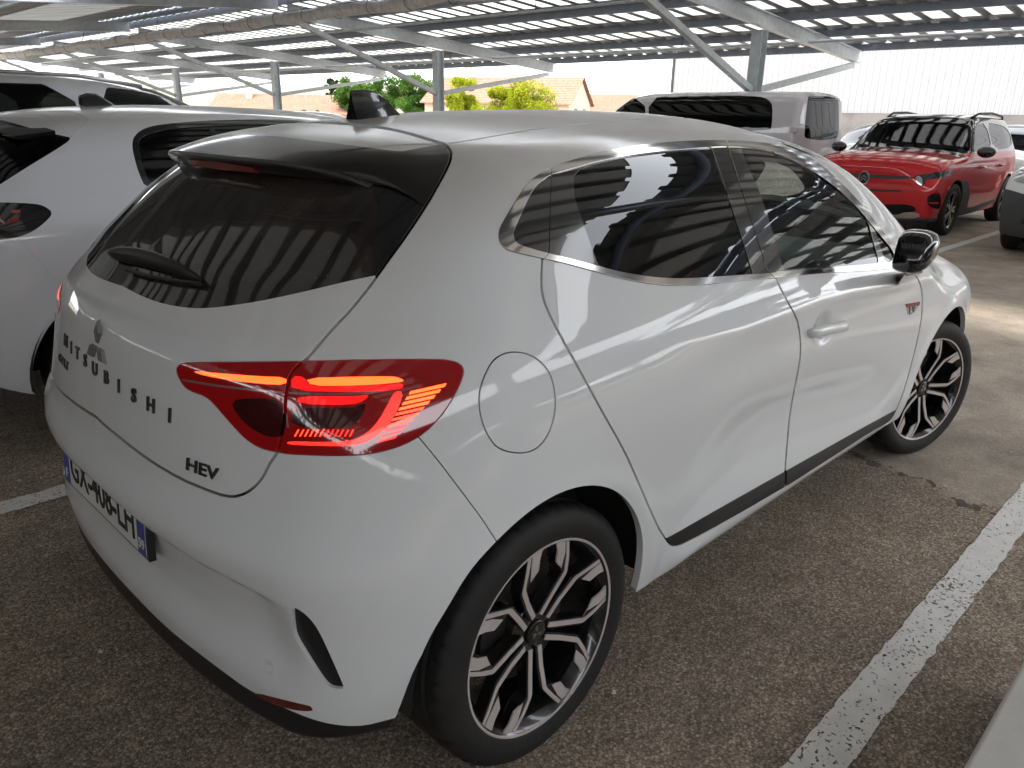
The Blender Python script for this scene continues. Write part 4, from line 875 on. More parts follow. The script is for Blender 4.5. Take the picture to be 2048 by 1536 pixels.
V, Q = rowgrid(rows); V[np.abs(V[:, 1]) < 1e-6, 1] = 0
Q = Q[:, ::-1]; N = vnormals(V, Q)
if N[20, 2] < 0: Q = Q[:, ::-1]; N = -N
N[V[:, 1] == 0, 1] = 0; N /= np.linalg.norm(N, axis=1)[:, None]
Sp = Skin(V, N, q2t(Q)); Sp.trace('white', [(300, 100), (509, 268), (600, 278), (700, 290), (790, 302), (806, 302), (850, 294), (884, 288), (960, 270), (900, 100)], None, 0, margin=300); Sp.cut('white'); Sp.trace('hat', hatch, None, 1, margin=300); Sp.cut('hat', .0034)
Sp.put('top', np.repeat(np.zeros(1), len(Sp.A))); sg = Sp.done(); cen = Sp.A[Sp.T].mean(1)
topw = (sg('white') > 0) & (Sp.A[Sp.T][:, :, 5].mean(1) > .3)
spo = panel('spoiler', Sp, topw & (sg('hat') > .0034), 'white paint', CAR, .003)
mat('dusty black', (.013, .012, .012), .3, coat=.8, coat_r=.09, var=(9, .5, (.03, .026, .022)))
panel('spoiler_blade', Sp, ~topw & (sg('hat') > .0034), 'dusty black', CAR, 0, label='gloss black spoiler edge filmed with dust')
b3 = MB(); pts = []
mat('brake lamp', (.22, .012, .014), .15, coat=1.)
for k in range(17):
    s = -.165+.33*k/16; x = xe(abs(s)); zt = trail(abs(s))[2]; h = .0085*(1-abs(k-8)/8*.35)
    pts.append(((x+.012, s, zt-.0265), h))
v = [(p[0]-.010, p[1], p[2]+h*1.15) for p, h in pts]+[(p[0]-.004, p[1], p[2]-h) for p, h in pts]+[(p[0]+.03, p[1], p[2]-h) for p, h in pts]+[(p[0]+.03, p[1], p[2]+h) for p, h in pts]; n = 17
b3.add(v, [(r*n+i, r*n+i+1, ((r+1) % 4)*n+i+1, ((r+1) % 4)*n+i) for r in range(4) for i in range(n-1)]+[(0, n, 2*n, 3*n), (n-1, 4*n-1, 3*n-1, 2*n-1)])
b3.build('brake_lamp', 'brake lamp', CAR, smooth=True, angle=40)

# ------------------------------------------------------------------ wheels
mat('tyre rubber', (.010, .0097, .0095), .68, bump=(300, .2, .0008), var=(14, .5, (.022, .020, .018)))
mat('wheel black', (.010, .010, .011), .22, coat=.7)
mat('wheel machined', (.62, .56, .53), .35, .3)
mat('wheel well', (.010, .010, .010), .9)
mat('brake disc', (.10, .095, .09), .4, .8)
def make_wheel(parent, loc, rz, spin, camber=0.):
    w = bpy.data.objects.new('wheel', None); w.empty_display_size = .1; link(w, parent); w.location = loc
    w.rotation_euler = (camber, 0, rz)
    if 'tyre' in WM:
        for nm in WM['order']:
            o = bpy.data.objects.new(nm.split('|')[0], WM[nm]); link(o, w)
            if 'rim' in nm or 'spoke' in nm or 'hub' in nm or 'emblem' in nm or 'machined' in nm: o.rotation_euler = (0, spin, 0)
        return w
    side = [(.226, -.092), (.231, -.0975), (.240, -.1015), (.255, -.1055), (.270, -.1065), (.284, -.1035), (.295, -.0965), (.3025, -.088), (.3058, -.080)]
    tread = []
    for y in np.linspace(-.074, .074, 38):
        gr = any(abs(y-c) < .0045 for c in (-.050, -.017, .017, .050)); tread.append((.3078-.9*y*y*.45-(.007 if gr else 0), y))
    prof = side+tread+[(r, -y) for r, y in side[::-1]]; n = 240; mb = MB(); m = len(prof)
    vs = []
    for k in range(n):
        t = 2*math.pi*k/n
        for i, (r, y) in enumerate(prof):
            sip = .0045 if (k % 5 == 0 and abs(y) > .055 and r > .298) else .0
            lug = .0009 if (.232 < r < .2545 and (k//2) % 2) else 0
            vs.append(((r-sip)*math.cos(t), y-lug*np.sign(y), (r-sip)*math.sin(t)))
    mb.add(vs, [(k*m+i, ((k+1) % n)*m+i, ((k+1) % n)*m+i+1, k*m+i+1) for k in range(n) for i in range(m-1)])
    parts = [('tyre', mb, 'tyre rubber', True, 50)]
    parts.append(('rim', MB().lathe([(.2325, -.094), (.2335, -.0985), (.2300, -.0992), (.2260, -.0965), (.2200, -.088), (.2120, -.080), (.2060, -.055), (.2020, .05), (.22, .09), (.226, .095)], 96), 'wheel black', True, 40))
    parts.append(('rim_edge', MB().lathe([(.2335, -.0990), (.2332, -.1000), (.2300, -.1002), (.2275, -.0985)], 96), 'wheel machined', True, 40))
    body = MB(); face = MB()
    fy = lambda r: -.070-.022*sstep(np.array([r]), .03, .21)[0]
    def quadstrip(mb, pl, y_off, depth):
        """ribbon given by pairs of (u, v) edge points, extruded back from the wheel face"""
        n = len(pl); v = []
        for (a, b) in pl:
            for (u_, v_) in (a, b): v.append((u_, v_, fy(math.hypot(u_, v_))+y_off))
        v += [(p[0], p[1], p[2]+depth) for p in v]; f = []; o = 2*n
        for i in range(n-1): f += [(2*i, 2*i+1, 2*i+3, 2*i+2), (o+2*i, o+2*i+2, o+2*i+3, o+2*i+1), (2*i, 2*i+2, o+2*i+2, o+2*i), (2*i+1, o+2*i+1, o+2*i+3, 2*i+3)]
        f += [(0, o, o+1, 1), (2*n-2, 2*n-1, o+2*n-1, o+2*n-2)]
        return v, f
    for k in range(5):
        a = math.radians(-94+72*k); ca, sa = math.cos(a), math.sin(a)
        def put(mb, pl, yo, d):
            v, f = quadstrip(mb, pl, yo, d); mb.add([(p[0]*ca-p[1]*sa, p[2], p[0]*sa+p[1]*ca) for p in v], f)
        for sg_ in (-1, 1):
            c = [(.040, .015), (.090, .018), (.145, .024), (.152, .027), (.180, .050), (.213, .080)]
            def rib(w0, w1, pts): return [((u_, sg_*(v_+w0)), (u_, sg_*(v_+w1))) for u_, v_ in pts]
            put(face, rib(-.0062, .0062, c), -.0015, .004)
            put(body, [((u_, sg_*(v_-(.012 if u_ < .15 else .010))), (u_, sg_*(v_+(.009 if u_ < .15 else .032)))) for u_, v_ in c], 0, .034)
            pad = [((.152, sg_*.0490), (.157, sg_*.079)), ((.186, sg_*.0675), (.181, sg_*.096)), ((.2115, sg_*.0895), (.196, sg_*.116))]
            put(face, pad, -.0015, .004)
            cr = [((.150, sg_*.030), (.166, sg_*.060)), ((.168, sg_*.049), (.168, sg_*.068)), ((.212, sg_*.088), (.206, sg_*.100))]
    parts.append(('spokes', body, 'wheel black', False, None)); parts.append(('machined_face', face, 'wheel machined', False, None))
    parts.append(('hub', MB().lathe([(.0001, -.0735), (.026, -.0735), (.029, -.0715), (.030, -.064), (.046, -.062), (.058, -.050), (.060, -.03)], 48), 'wheel black', True, 35))
    em = MB()
    for k in range(3):
        a = math.radians(90+120*k)
        q = [(0.0025, 0), (.0095, .0052), (.0185, 0), (.0095, -.0052)]; v = [(x*math.cos(a)-y*math.sin(a), -.0735-.0012, x*math.sin(a)+y*math.cos(a)) for x, y in q]
        em.add(v+[(p[0], -.0725, p[2]) for p in v], [(0, 1, 2, 3), (0, 4, 5, 1), (1, 5, 6, 2), (2, 6, 7, 3), (3, 7, 4, 0)])
    parts.append(('emblem', em, 'chrome trim', False, None))
    nuts = MB()
    for k in range(4):
        a = math.radians(-58+90*k); nuts.tube([(.046*math.cos(a), -.064, .046*math.sin(a)), (.046*math.cos(a), -.045, .046*math.sin(a))], .010, 6)
    parts.append(('hub_bolts', nuts, 'brake disc', False, None))
    parts.append(('brake_disc', MB().lathe([(.05, -.028), (.132, -.028), (.132, -.012), (.05, -.012)], 48), 'brake disc', True, 30))
    WM['order'] = []
    for nm, b, mm, sm, an in parts:
        o = b.build(nm, mm, w, smooth=sm, angle=an); WM[nm] = o.data; WM['order'].append(nm)
        if nm in ('rim', 'spokes', 'hub', 'emblem', 'machined_face', 'hub_bolts'): o.rotation_euler = (0, spin, 0)
        if nm == 'spokes':
            md = o.modifiers.new('bevel', 'BEVEL'); md.width = .003; md.segments = 2; md.limit_method = 'ANGLE'
        if nm in ('hub_bolts', 'emblem'): o['kind'] = 'stuff'
    return w
WM = {}
make_wheel(CAR, (0, -.747, .308), 0, 0, math.radians(-1.2))
make_wheel(CAR, (2.503, -.757, .308), math.radians(-17), math.radians(-12))
make_wheel(CAR, (0, .747, .308), math.pi, .4)
make_wheel(CAR, (2.503, .757, .308), math.pi-math.radians(17), .9)
for x0 in (0., 2.50):
    for sy in (-1, 1):
        lw = MB(); n = 40; v = []
        for k in range(n+1):
            t = math.radians(3+174*k/n)
            for r, y in ((.376, .845), (.392, .80), (.392, .48)): v.append((x0+r*math.cos(t), sy*y, .31+r*math.sin(t)))
        v += [(x0, sy*.48, .31)]; c = len(v)-1
        lw.add(v, [(k*3+i, k*3+i+1, k*3+i+4, k*3+i+3) for k in range(n) for i in range(2)]+[(k*3+2, c, k*3+5) for k in range(n)])
        lw.build('wheel_liner', 'wheel well', CAR, smooth=True)
ub = MB(); ub.box((1.25, 0, .295), (1.65, 1.58, .05)); ub.box((-.25, 0, .31), (.42, 1.0, .05)); ub.box((1.3, 0, .312), (3.5, .94, .04)); ub.build('underbody', 'wheel well', CAR)

# ------------------------------------------------------------------ small outside parts
def surf(u, v, off=0.):
    p = lift(F_colt, [(u, v)], far=6)[0]; n = grad(F_colt, p[None])[0]; return Vector(p+n*off), Vector(n)
def text_mesh(txt, size, depth, name, m, parent, pos, n, up=(0, 0, 1), right=None, sx=1., bold=0.):
    cu = bpy.data.curves.new('tmp', 'FONT'); cu.body = txt; cu.size = size; cu.extrude = depth; cu.align_x = 'CENTER'; cu.align_y = 'CENTER'; cu.offset = bold; cu.resolution_u = 3
    to = bpy.data.objects.new('tmp', cu); COL.objects.link(to); dg = bpy.context.evaluated_depsgraph_get(); dg.update()
    me = bpy.data.meshes.new_from_object(to.evaluated_get(dg)); bpy.data.objects.remove(to); me.name = name
    z = Vector(n).normalized(); x = Vector(up).cross(z).normalized(); y = z.cross(x)
    M = Matrix(((x.x*sx, y.x, z.x, pos[0]), (x.y*sx, y.y, z.y, pos[1]), (x.z*sx, y.z, z.z, pos[2]), (0, 0, 0, 1)))
    me.transform(M); me.materials.clear(); me.materials.append(MAT[m]); o = bpy.data.objects.new(name, me); return link(o, parent)
mat('badge black', (.012, .012, .013), .18, coat=.8)
mat('badge grey', (.36, .36, .355), .22, .7)
px_l = [(133, 682), (144, 696), (156, 707), (172, 722), (191, 739), (214, 756), (239, 773), (269, 792), (303, 811), (341, 832)]
for ch, (u, v) in zip('MITSUBISHI', px_l):
    p, n = surf(u, v, .001); text_mesh(ch, .040, .0022, 'letter', 'badge black', CAR, p, n, sx=1.15, bold=.0012)
p, n = surf(404, 939, .001); text_mesh('HEV', .034, .002, 'badge', 'badge black', CAR, p, n, sx=1.5, bold=.0006)
p, n = surf(128, 724, .001); text_mesh('COLT', .03, .002, 'badge', 'badge black', CAR, p, n, sx=1.35, bold=.0006)
p, n = surf(197, 692, .0)
lx = Vector((0, 0, 1)).cross(n).normalized(); lz = n.cross(lx); eb = MB()
for k in range(3):
    a = math.radians(90+120*k); q = [(.004, 0), (.031, .0165), (.060, 0), (.031, -.0165)]
    c = [(x*math.cos(a)-y*math.sin(a), x*math.sin(a)+y*math.cos(a)) for x, y in q]; ctr = np.mean(c, 0)
    v = [p+lx*a_+lz*b_ for a_, b_ in c]+[p+n*.007+lx*(ctr[0]+(a_-ctr[0])*.82)+lz*(ctr[1]+(b_-ctr[1])*.82) for a_, b_ in c]
    eb.add(v, [(4, 5, 6, 7)]+[(i, (i+1) % 4, 4+(i+1) % 4, 4+i) for i in range(4)])
eb.build('emblem', 'badge grey', CAR)['kind'] = 'stuff'
# number plate
mat('plate white', (.72, .72, .70), .35, coat=.4); mat('plate blue', (.012, .045, .30), .35, coat=.4); mat('plate ink', (.01, .01, .012), .5); mat('plate frame', (.015, .015, .016), .4)
pc = Vector((-.606, 0, .566)); pn = Vector((-1, 0, .06)).normalized(); pz = Vector((.06, 0, 1)).normalized()
def plate_box(nm, m, y0, y1, z0, z1, off, th, par):
    mb = MB(); c = pc+Vector((0, (y0+y1)/2, 0))+pz*((z0+z1)/2)+pn*(off+th/2); Rm = Matrix((pn, Vector((0, 1, 0)), pz)).transposed()
    mb.box(c, (th, abs(y1-y0), z1-z0), Rm); return mb.build(nm, m, par, bevel=.001)
pl = plate_box('number_plate', 'plate frame', -.268, .268, -.062, .062, -.012, .015, CAR)
plate_box('plate_face', 'plate white', -.26, .26, -.055, .055, .004, .0015, pl)
plate_box('plate_band', 'plate blue', .218, .26, -.055, .055, .0056, .0006, pl); plate_box('plate_band', 'plate blue', -.26, -.218, -.055, .055, .0056, .0006, pl)
text_mesh('GX-408-LH', .108, .0006, 'plate_number', 'plate ink', pl, pc+pn*.0062, pn, sx=.80, bold=.0012)
text_mesh('F', .034, .0004, 'plate_letter', 'plate white', pl, pc+pn*.0066+Vector((0, .239, 0))-pz*.03, pn, bold=.0006)
text_mesh('59', .032, .0004, 'plate_letter', 'plate white', pl, pc+pn*.0066+Vector((0, -.239, 0))-pz*.03, pn, bold=.0006)
# parking sensors
for sy in (-1, 1):
    p, n = surf(538, 1335); p = Vector((p.x, sy*abs(p.y), p.z)); n = Vector((n.x, sy*abs(n.y), n.z)); q = Vector((0, 1, 0)).rotation_difference(-n)
    mb = MB().lathe([(.0001, -.002), (.0080, -.002), (.0088, .001), (.0092, .006), (.0104, .006), (.0108, -.002), (.0135, -.0025), (.0150, .002)], 32)
    o = mb.build('parking_sensor', 'white paint', CAR, smooth=True, angle=30); o.location = p; o.rotation_mode = 'QUATERNION'; o.rotation_quaternion = q
# shark-fin aerial
fp = [(703, 232), (702, 205), (703, 186), (706, 181), (722, 179), (742, 181), (757, 187), (768, 195), (780, 207), (792, 220), (799, 227)]
prof = [at(u, v, 1, 0.) for u, v in fp]; bz = cZC(prof[0][0])-.004
x0_, x1_ = prof[0][0], prof[-1][0]; top = max(p_[2] for p_ in prof)
up_x = [p_[0] for p_ in prof[3:]]; up_z = [p_[2] for p_ in prof[3:]]
rows = []
for k in range(29):
    t = k/28; x = x0_+(x1_-x0_)*t; zt = np.interp(x, up_x, up_z); zb = cZC(x)-.004; zt = max(zt, zb+.004); wb = .027*math.sin(math.pi*min(1, .18+.82*(1-t)**.8*1.0))**.6+.003
    wb = .026*(1-t**2.5)+.002; rr = []
    for j in range(17):
        a = -1+2*j/16; h = 1-abs(a)**2.2; rr.append((x+.012*(1-h)*(t-.5)*0, wb*a*(1-.78*h**1.0) if True else 0, zb+(zt-zb)*h))
    rows.append(rr)
V, Q = rowgrid(rows); fm = MB(); fm.add(V, [tuple(q) for q in Q]+[tuple(range(17)), tuple(range(28*17, 29*17))[::-1]])
fm.build('aerial', 'piano black', CAR, smooth=True, angle=50)
# rear wiper
wpts = [(231, 517), (262, 516), (295, 522), (330, 532), (365, 546), (395, 560), (412, 568)]
wl = [surf(u, v, .0) for u, v in wpts]; hw = [.010, .017, .018, .017, .014, .009, .004]; rows = []
for i, (p, n) in enumerate(wl):
    d = (wl[min(i+1, 6)][0]-wl[max(i-1, 0)][0]).normalized(); s = n.cross(d).normalized(); h = .034 if i < 5 else .022
    rows.append([p+s*hw[i]*1.1+n*.012, p+s*hw[i]+n*h*.8, p+n*h, p-s*hw[i]*.7+n*h*.75, p-s*hw[i]+n*.006])
V, Q = rowgrid([[tuple(q) for q in r] for r in rows]); wm = MB(); wm.add(V, [tuple(q) for q in Q]+[(0, 1, 2, 3, 4), (34, 33, 32, 31, 30)])
wo_ = wm.build('rear_wiper', 'black plastic', CAR, smooth=True); md = wo_.modifiers.new('sub', 'SUBSURF'); md.levels = md.render_levels = 2
bl = MB(); bl.tube([surf(u, v, .010)[0] for u, v in ((262, 545), (300, 556), (350, 566), (408, 573))], .0045, 6); bl.build('wiper_blade', 'black plastic', wo_)
# door handles
for sy in (-1, 1):
    hm = MB(); hp = [(1614, 668, .004), (1616, 664, .030), (1632, 660, .040), (1652, 656, .041), (1672, 652, .037), (1684, 649, .024), (1687, 648, .006)]
    q = [surf(u, v) for u, v, _ in hp]; rows = []
    for i, (p, n) in enumerate(q):
        d = (q[min(i+1, 6)][0]-q[max(i-1, 0)][0]).normalized(); s = n.cross(d).normalized(); e = hp[i][2]; w = .017 if 0 < i < 6 else .013
        rows.append([(p+s*w*math.cos(t)+n*(e+.011*math.sin(t)-.008)) for t in [2*math.pi*k/14 for k in range(14)]])
    V = np.array([[tuple(a) for a in r+[r[0]]] for r in rows]); n_ = 14
    vs = [tuple(a) for r in rows for a in r]
    if sy > 0: vs = [(a[0], -a[1], a[2]) for a in vs]
    hm.add(vs, [(i*n_+k, i*n_+(k+1) % n_, (i+1)*n_+(k+1) % n_, (i+1)*n_+k) for i in range(6) for k in range(n_)]+[tuple(range(n_)), tuple(range(6*n_, 7*n_))[::-1]])
    o = hm.build('handle', 'white paint', fd[0 if sy < 0 else 1], smooth=True); md = o.modifiers.new('sub', 'SUBSURF'); md.levels = md.render_levels = 1
# folded door mirrors
for sy in (-1, 1):
    mm_ = MB(); c = at(1829, 499, 1, -.985); nu, nv = 28, 18; vs = []
    for j in range(nv+1):
        th = math.pi*j/nv
        for i in range(nu):
            ph = 2*math.pi*i/nu; cx, cy, cz = math.cos(ph)*math.sin(th), math.sin(ph)*math.sin(th), math.cos(th)
            e = .72; sg3 = lambda q: math.copysign(abs(q)**e, q)
            x, y, z = .062*sg3(cx), .064*sg3(cy), .058*sg3(cz)
            y = min(y, .040); z *= 1-.28*(x/.1); x += .016*z/.07
            vs.append((c[0]+x, sy*abs(c[1])-sy*-1*0+(y if sy < 0 else -y), c[2]+z+.18*x))
    fs = [(j*nu+i, j*nu+(i+1) % nu, (j+1)*nu+(i+1) % nu, (j+1)*nu+i) for j in range(nv) for i in range(nu)]
    mm_.add(vs, fs); o = mm_.build('door_mirror', 'piano black', CAR, smooth=True)
    ft = MB(); base = [surf(u, v, -.01)[0] for u, v in ((1796, 548), (1799, 575), (1838, 560), (1828, 538))]; topq = [at(u, v, 1, -.965) for u, v in ((1806, 540), (1812, 552), (1848, 545), (1842, 532))]
    vs = [tuple(q) for q in base]+[tuple(q) for q in topq]
    if sy > 0: vs = [(a[0], -a[1], a[2]) for a in vs]
    ft.add(vs, [(0, 1, 2, 3), (4, 7, 6, 5)]+[(i, 4+i, 4+(i+1) % 4, (i+1) % 4) for i in range(4)]); ft.build('mirror_foot', 'piano black', o, bevel=.008, seg=3)
# badge on the front door
mat('badge red', (.28, .012, .012), .25, .5); mat('badge silver', (.6, .6, .6), .25, .8)
for sy in (-1, 1):
    par = fd[0 if sy < 0 else 1]
    def tri(uvs, nm, m, off):
        q = [surf(u, v, off)[0] for u, v in uvs]; q2 = [surf(u, v, -.002)[0] for u, v in uvs]; k = len(q); vs = [tuple(a) for a in q+q2]
        if sy > 0: vs = [(a[0], -a[1], a[2]) for a in vs]
        MB().add(vs, [tuple(range(k)), tuple(range(k, 2*k))[::-1]]+[(i, k+i, k+(i+1) % k, (i+1) % k) for i in range(k)]).build(nm, m, par)
    tri([(1811, 608), (1839, 603), (1837, 611), (1813, 615)], 'badge', 'badge red', .003)
    tri([(1813, 616), (1836, 612), (1830, 622), (1814, 628)], 'badge', 'badge silver', .002)
    if sy < 0:
        p, n = surf(1823, 619, .003); text_mesh('EV', .045, .001, 'badge', 'badge black', par, p, n, sx=1.3, bold=.001)

# ------------------------------------------------------------------ cabin
mat('seat fabric', (.035, .035, .037), .85, bump=(400, .3, .001)); mat('dash plastic', (.03, .03, .031), .6)
def blob(name, m, parent, sections):
    """loft of rounded-rectangle sections (centre, half width y, half depth x)"""
    mb = MB(); n = 20; vs = []
    for (x, y, z, hy, hx) in sections:
        for k in range(n):
            t = 2*math.pi*k/n; c, s = math.cos(t), math.sin(t); vs.append((x+hx*math.copysign(abs(c)**.6, c), y+hy*math.copysign(abs(s)**.6, s), z))
    q = len(sections); mb.add(vs, [(i*n+k, i*n+(k+1) % n, (i+1)*n+(k+1) % n, (i+1)*n+k) for i in range(q-1) for k in range(n)]+[tuple(range(n))[::-1], tuple(range((q-1)*n, q*n))])
    return mb.build(name, m, parent, smooth=True)
for y in (-.36, .36):
    st = blob('front_seat', 'seat fabric', CAR, [(1.22, y, .36, .24, .28), (1.20, y, .48, .25, .27), (1.18, y, .52, .22, .24)])
    blob('seat_back', 'seat fabric', st, [(.98, y, .50, .23, .07), (.92, y, .75, .25, .075), (.86, y, 1.0, .22, .06), (.84, y, 1.07, .16, .04)])
    blob('headrest', 'seat fabric', st, [(.83, y, 1.08, .08, .03), (.82, y, 1.12, .13, .055), (.81, y, 1.20, .13, .055), (.80, y, 1.25, .09, .03)])
rs = blob('rear_bench', 'seat fabric', CAR, [(.40, 0, .40, .62, .26), (.38, 0, .52, .62, .24)])
blob('bench_back', 'seat fabric', rs, [(.14, 0, .50, .60, .07), (.06, 0, .80, .60, .06), (.0, 0, .98, .52, .05)])
for y in (-.38, .38): blob('headrest', 'seat fabric', rs, [(0, y, .98, .10, .03), (-.02, y, 1.03, .12, .045), (-.03, y, 1.09, .10, .03)])
blob('dashboard', 'dash plastic', CAR, [(2.0, 0, .55, .72, .22), (2.0, 0, .80, .74, .26), (2.03, 0, .90, .72, .22), (2.08, 0, .93, .66, .14)])
blob('floor_pan', 'dash plastic', CAR, [(1.2, 0, .30, .72, 1.0), (1.2, 0, .33, .72, 1.0)])
sw = MB(); ring = [Vector((1.70, -.0, 0))]*0; cx = Vector((1.66, .36, .88)); ax1 = Vector((0, 1, 0)); ax2 = Vector((.42, 0, .9)).normalized()
pts = [cx+ax1*.185*math.cos(t)+ax2*.185*math.sin(t) for t in [2*math.pi*k/40 for k in range(41)]]
sw.tube(pts, .016, 8); so_ = sw.build('steering_wheel', 'dash plastic', CAR, smooth=True)
s2 = MB(); s2.bar(cx-ax1*.18, cx+ax1*.18, .03, .03); s2.bar(cx, cx-ax2*.18, .03, .03); s2.bar(cx, cx+Vector((.30, 0, -.14)), .08, .08); s2.build('steering_spokes', 'dash plastic', so_)

# ================================================================== the other vehicles
thin_glass('dark car glass', (.07, .075, .08), 1.45); mat('dark cabin', (.012, .013, .014), .6)
mat('grey plastic', (.045, .046, .048), .6, bump=(500, .2, .001)); mat('satin silver', (.55, .55, .55), .3, .8); mat('lamp glass', (.55, .57, .6), .08, .5, coat=1.)
mat('lamp dark', (.02, .02, .022), .08, coat=1.)
class Shape:
    def __init__(s, top, w, tap, rear, front, bow, fbow, zb=.22, crown=.15, sweep=.1, k=(.14, .09, .16), sv=.03, sig=.05):
        s.top = curve(*zip(*top), sig); s.w = curve(*zip(*w), sv); s.tap = curve(*zip(*tap), .12); s.rear = curve(*zip(*rear), .02); s.front = curve(*zip(*front), .03)
        s.bow = curve(*zip(*bow), .04); s.fbow = curve(*zip(*fbow), .05); s.zb, s.crown, s.sweep, s.k = zb, crown, sweep, k
        s.x0, s.x1 = min(p[1] for p in rear), max(p[1] for p in front); s.hw = max(p[1] for p in w); s.h = max(p[1] for p in top); s.lips = []
    def __call__(s, P):
        x, y, z = P[:, 0], np.abs(P[:, 1]), P[:, 2]
        ww = s.w(z)*s.tap(x)
        for ax, az, R0 in s.lips: ww = ww+.012*np.exp(-((np.hypot(x-ax, z-az)-R0)/.04)**2)
        f = smax(y-ww, (s.rear(z)+s.bow(y)-x)*.9, s.k[0])
        f = smax(f, (z-(s.top(x+s.sweep*(y/.7)**2*sstep(x, 1.0, 1.6))-s.crown*y*y-.1*y**4))*.95, s.k[1])
        f = smax(f, (x-(s.front(z)-s.fbow(y)))*.9, s.k[2])
        return smax(f, s.zb-z, .03)
    def skin(s, h, to_world, cx=(.3, 2.2), cz=.68):
        V, Q = half_box(s.x0-.05, s.x1+.05, s.hw+.04, s.zb-.06, s.h+.06, h)
        V = shoot(s, np.stack([np.clip(V[:, 0], *cx), 0*V[:, 0], np.full(len(V), cz)], 1), V, far=3.)
        V[np.abs(V[:, 1]) < 1e-6, 1] = 0; N = grad(s, V); N[V[:, 1] == 0, 1] = 0
        return Skin(V, N, q2t(Q), to_world)
def simple_wheels(root, xs, y, r, m_rim='wheel black', sp=5):
    key = ('simple', r, m_rim, sp)
    for x in xs:
        for sy in (-1, 1):
            w = bpy.data.objects.new('wheel', None); link(w, root); w.location = (x, sy*y, r); w.rotation_euler = (0, 0, 0 if sy < 0 else math.pi)
            if key in WM:
                for nm, me in WM[key]: link(bpy.data.objects.new(nm, me), w)
                continue
            ri = r*.72; L = [('tyre', MB().lathe([(ri-.006, -.09), (ri+.02, -.10), (r*.88, -.105), (r*.955, -.098), (r*.99, -.082), (r, -.06), (r, .06), (r*.99, .082), (ri, .1)], 64), 'tyre rubber'),
                 ('rim', MB().lathe([(ri, -.092), (ri-.01, -.094), (ri-.03, -.08), (ri-.04, -.04), (ri-.04, .08)], 64), m_rim)]
            spk = MB().lathe([(.0001, -.078), (.05, -.078), (.06, -.06)], 24)
            for k in range(sp*2):
                a = math.radians(18+360*k/(sp*2)+(8 if k % 2 else -8)); c, s_ = math.cos(a), math.sin(a)
                pl = [(.03, -.017), (ri-.012, -.022), (ri-.012, .022), (.03, .017)]; spk.plate([(u*c-v*s_, u*s_+v*c) for u, v in pl], -.082, -.055)
            L += [('spokes', spk, m_rim), ('brake_disc', MB().lathe([(.05, -.02), (.13, -.02), (.13, 0.), (.05, 0.)], 32), 'brake disc')]
            WM[key] = []
            for nm, b, mm in L: o = b.build(nm, mm, w, smooth=nm != 'spokes', angle=45); WM[key].append((nm, o.data))
def dark_inside(root, x0, x1, hw, z0, z1):
    """dark cabin block below the glass line so panes read as glass over an interior"""
    mb = MB(); mb.box(((x0+x1)/2, 0, (z0+z1)/2), (x1-x0, 2*hw, z1-z0)); return mb.build('cabin_block', 'dark cabin', root)
def arches(S, pts):
    for i, (x, z, r) in enumerate(pts): S.put('arch%d' % i, r-np.hypot(S.A[:, 0]-x, S.A[:, 2]-z)); S.cut('arch%d' % i)
    g = S.done(); return g, ~np.any([g('arch%d' % i) > 0 for i in range(len(pts))], 0)
def liners(root, pts, y0, y1):
    for x, z, r in pts:
        for sy in (-1, 1):
            mb = MB(); n = 24; v = []
            for k in range(n+1):
                t = math.radians(-8+196*k/n); v += [(x+(r+.01)*math.cos(t), sy*yy, z+(r+.01)*math.sin(t)) for yy in (y0, y1)]
            v.append((x, sy*y1, z)); mb.add(v, [(2*k, 2*k+1, 2*k+3, 2*k+2) for k in range(n)]+[(2*k+1, len(v)-1, 2*k+3) for k in range(n)]); mb.build('wheel_liner', 'wheel well', root)
    mb = MB(); mb.box((1.25, 0, .29), (3.3, 2*y1, .05)); mb.build('underbody', 'wheel well', root)

# ---- white supermini in the next bay
X2, Y2 = .06, 2.62
sh2 = Shape([(-.9, 1.28), (-.35, 1.335), (-.15, 1.375), (.1, 1.408), (.5, 1.428), (.9, 1.43), (1.3, 1.42), (1.6, 1.385), (1.9, 1.29), (2.3, 1.07), (2.5, .98), (3.0, .90), (3.3, .78), (3.6, .5)],
            [(.1, .76), (.2, .81), (.4, .86), (.6, .872), (.8, .872), (.92, .86), (1.0, .825), (1.1, .775), (1.2, .725), (1.3, .66), (1.38, .58), (1.5, .47)],
            [(-.8, .88), (-.45, .94), (-.2, .985), (.1, 1.0), (.5, .99), (1.5, .99), (2.4, 1.0), (3.0, .95), (3.5, .75)],
            [(.1, -.50), (.3, -.62), (.5, -.66), (.65, -.67), (.75, -.64), (.95, -.62), (1.05, -.56), (1.2, -.43), (1.35, -.28), (1.5, -.1)],
            [(.1, 3.2), (.4, 3.35), (.7, 3.33), (.9, 3.2), (1.2, 2.9)], [(0, 0), (.3, .015), (.5, .05), (.7, .12), (.85, .22), (1.1, .45)], [(0, 0), (.4, .05), (.7, .2), (.9, .42)], crown=.14)
sh2.lips = [(0, .31, .375), (2.54, .31, .375)]
S2 = sh2.skin(.0165, lambda p: p+np.array([X2, Y2, 0]))
zz1 = lambda p: Z(p, 0, 0, 2.926)
S2.trace('lamp', zz1([(-250, 1230), (-100, 1190), (0, 1183), (200, 1190), (260, 1205), (300, 1235), (306, 1248), (290, 1275), (230, 1330), (160, 1370), (80, 1395), (0, 1405), (-100, 1395), (-250, 1350)]), lambda P: P[:, 0] < .4)
S2.trace('glass', zz1([(-400, 700), (0, 700), (60, 715), (250, 770), (395, 800), (415, 805), (400, 830), (280, 905), (140, 990), (0, 1080), (-400, 1330)]), lambda P: P[:, 0] < .3)
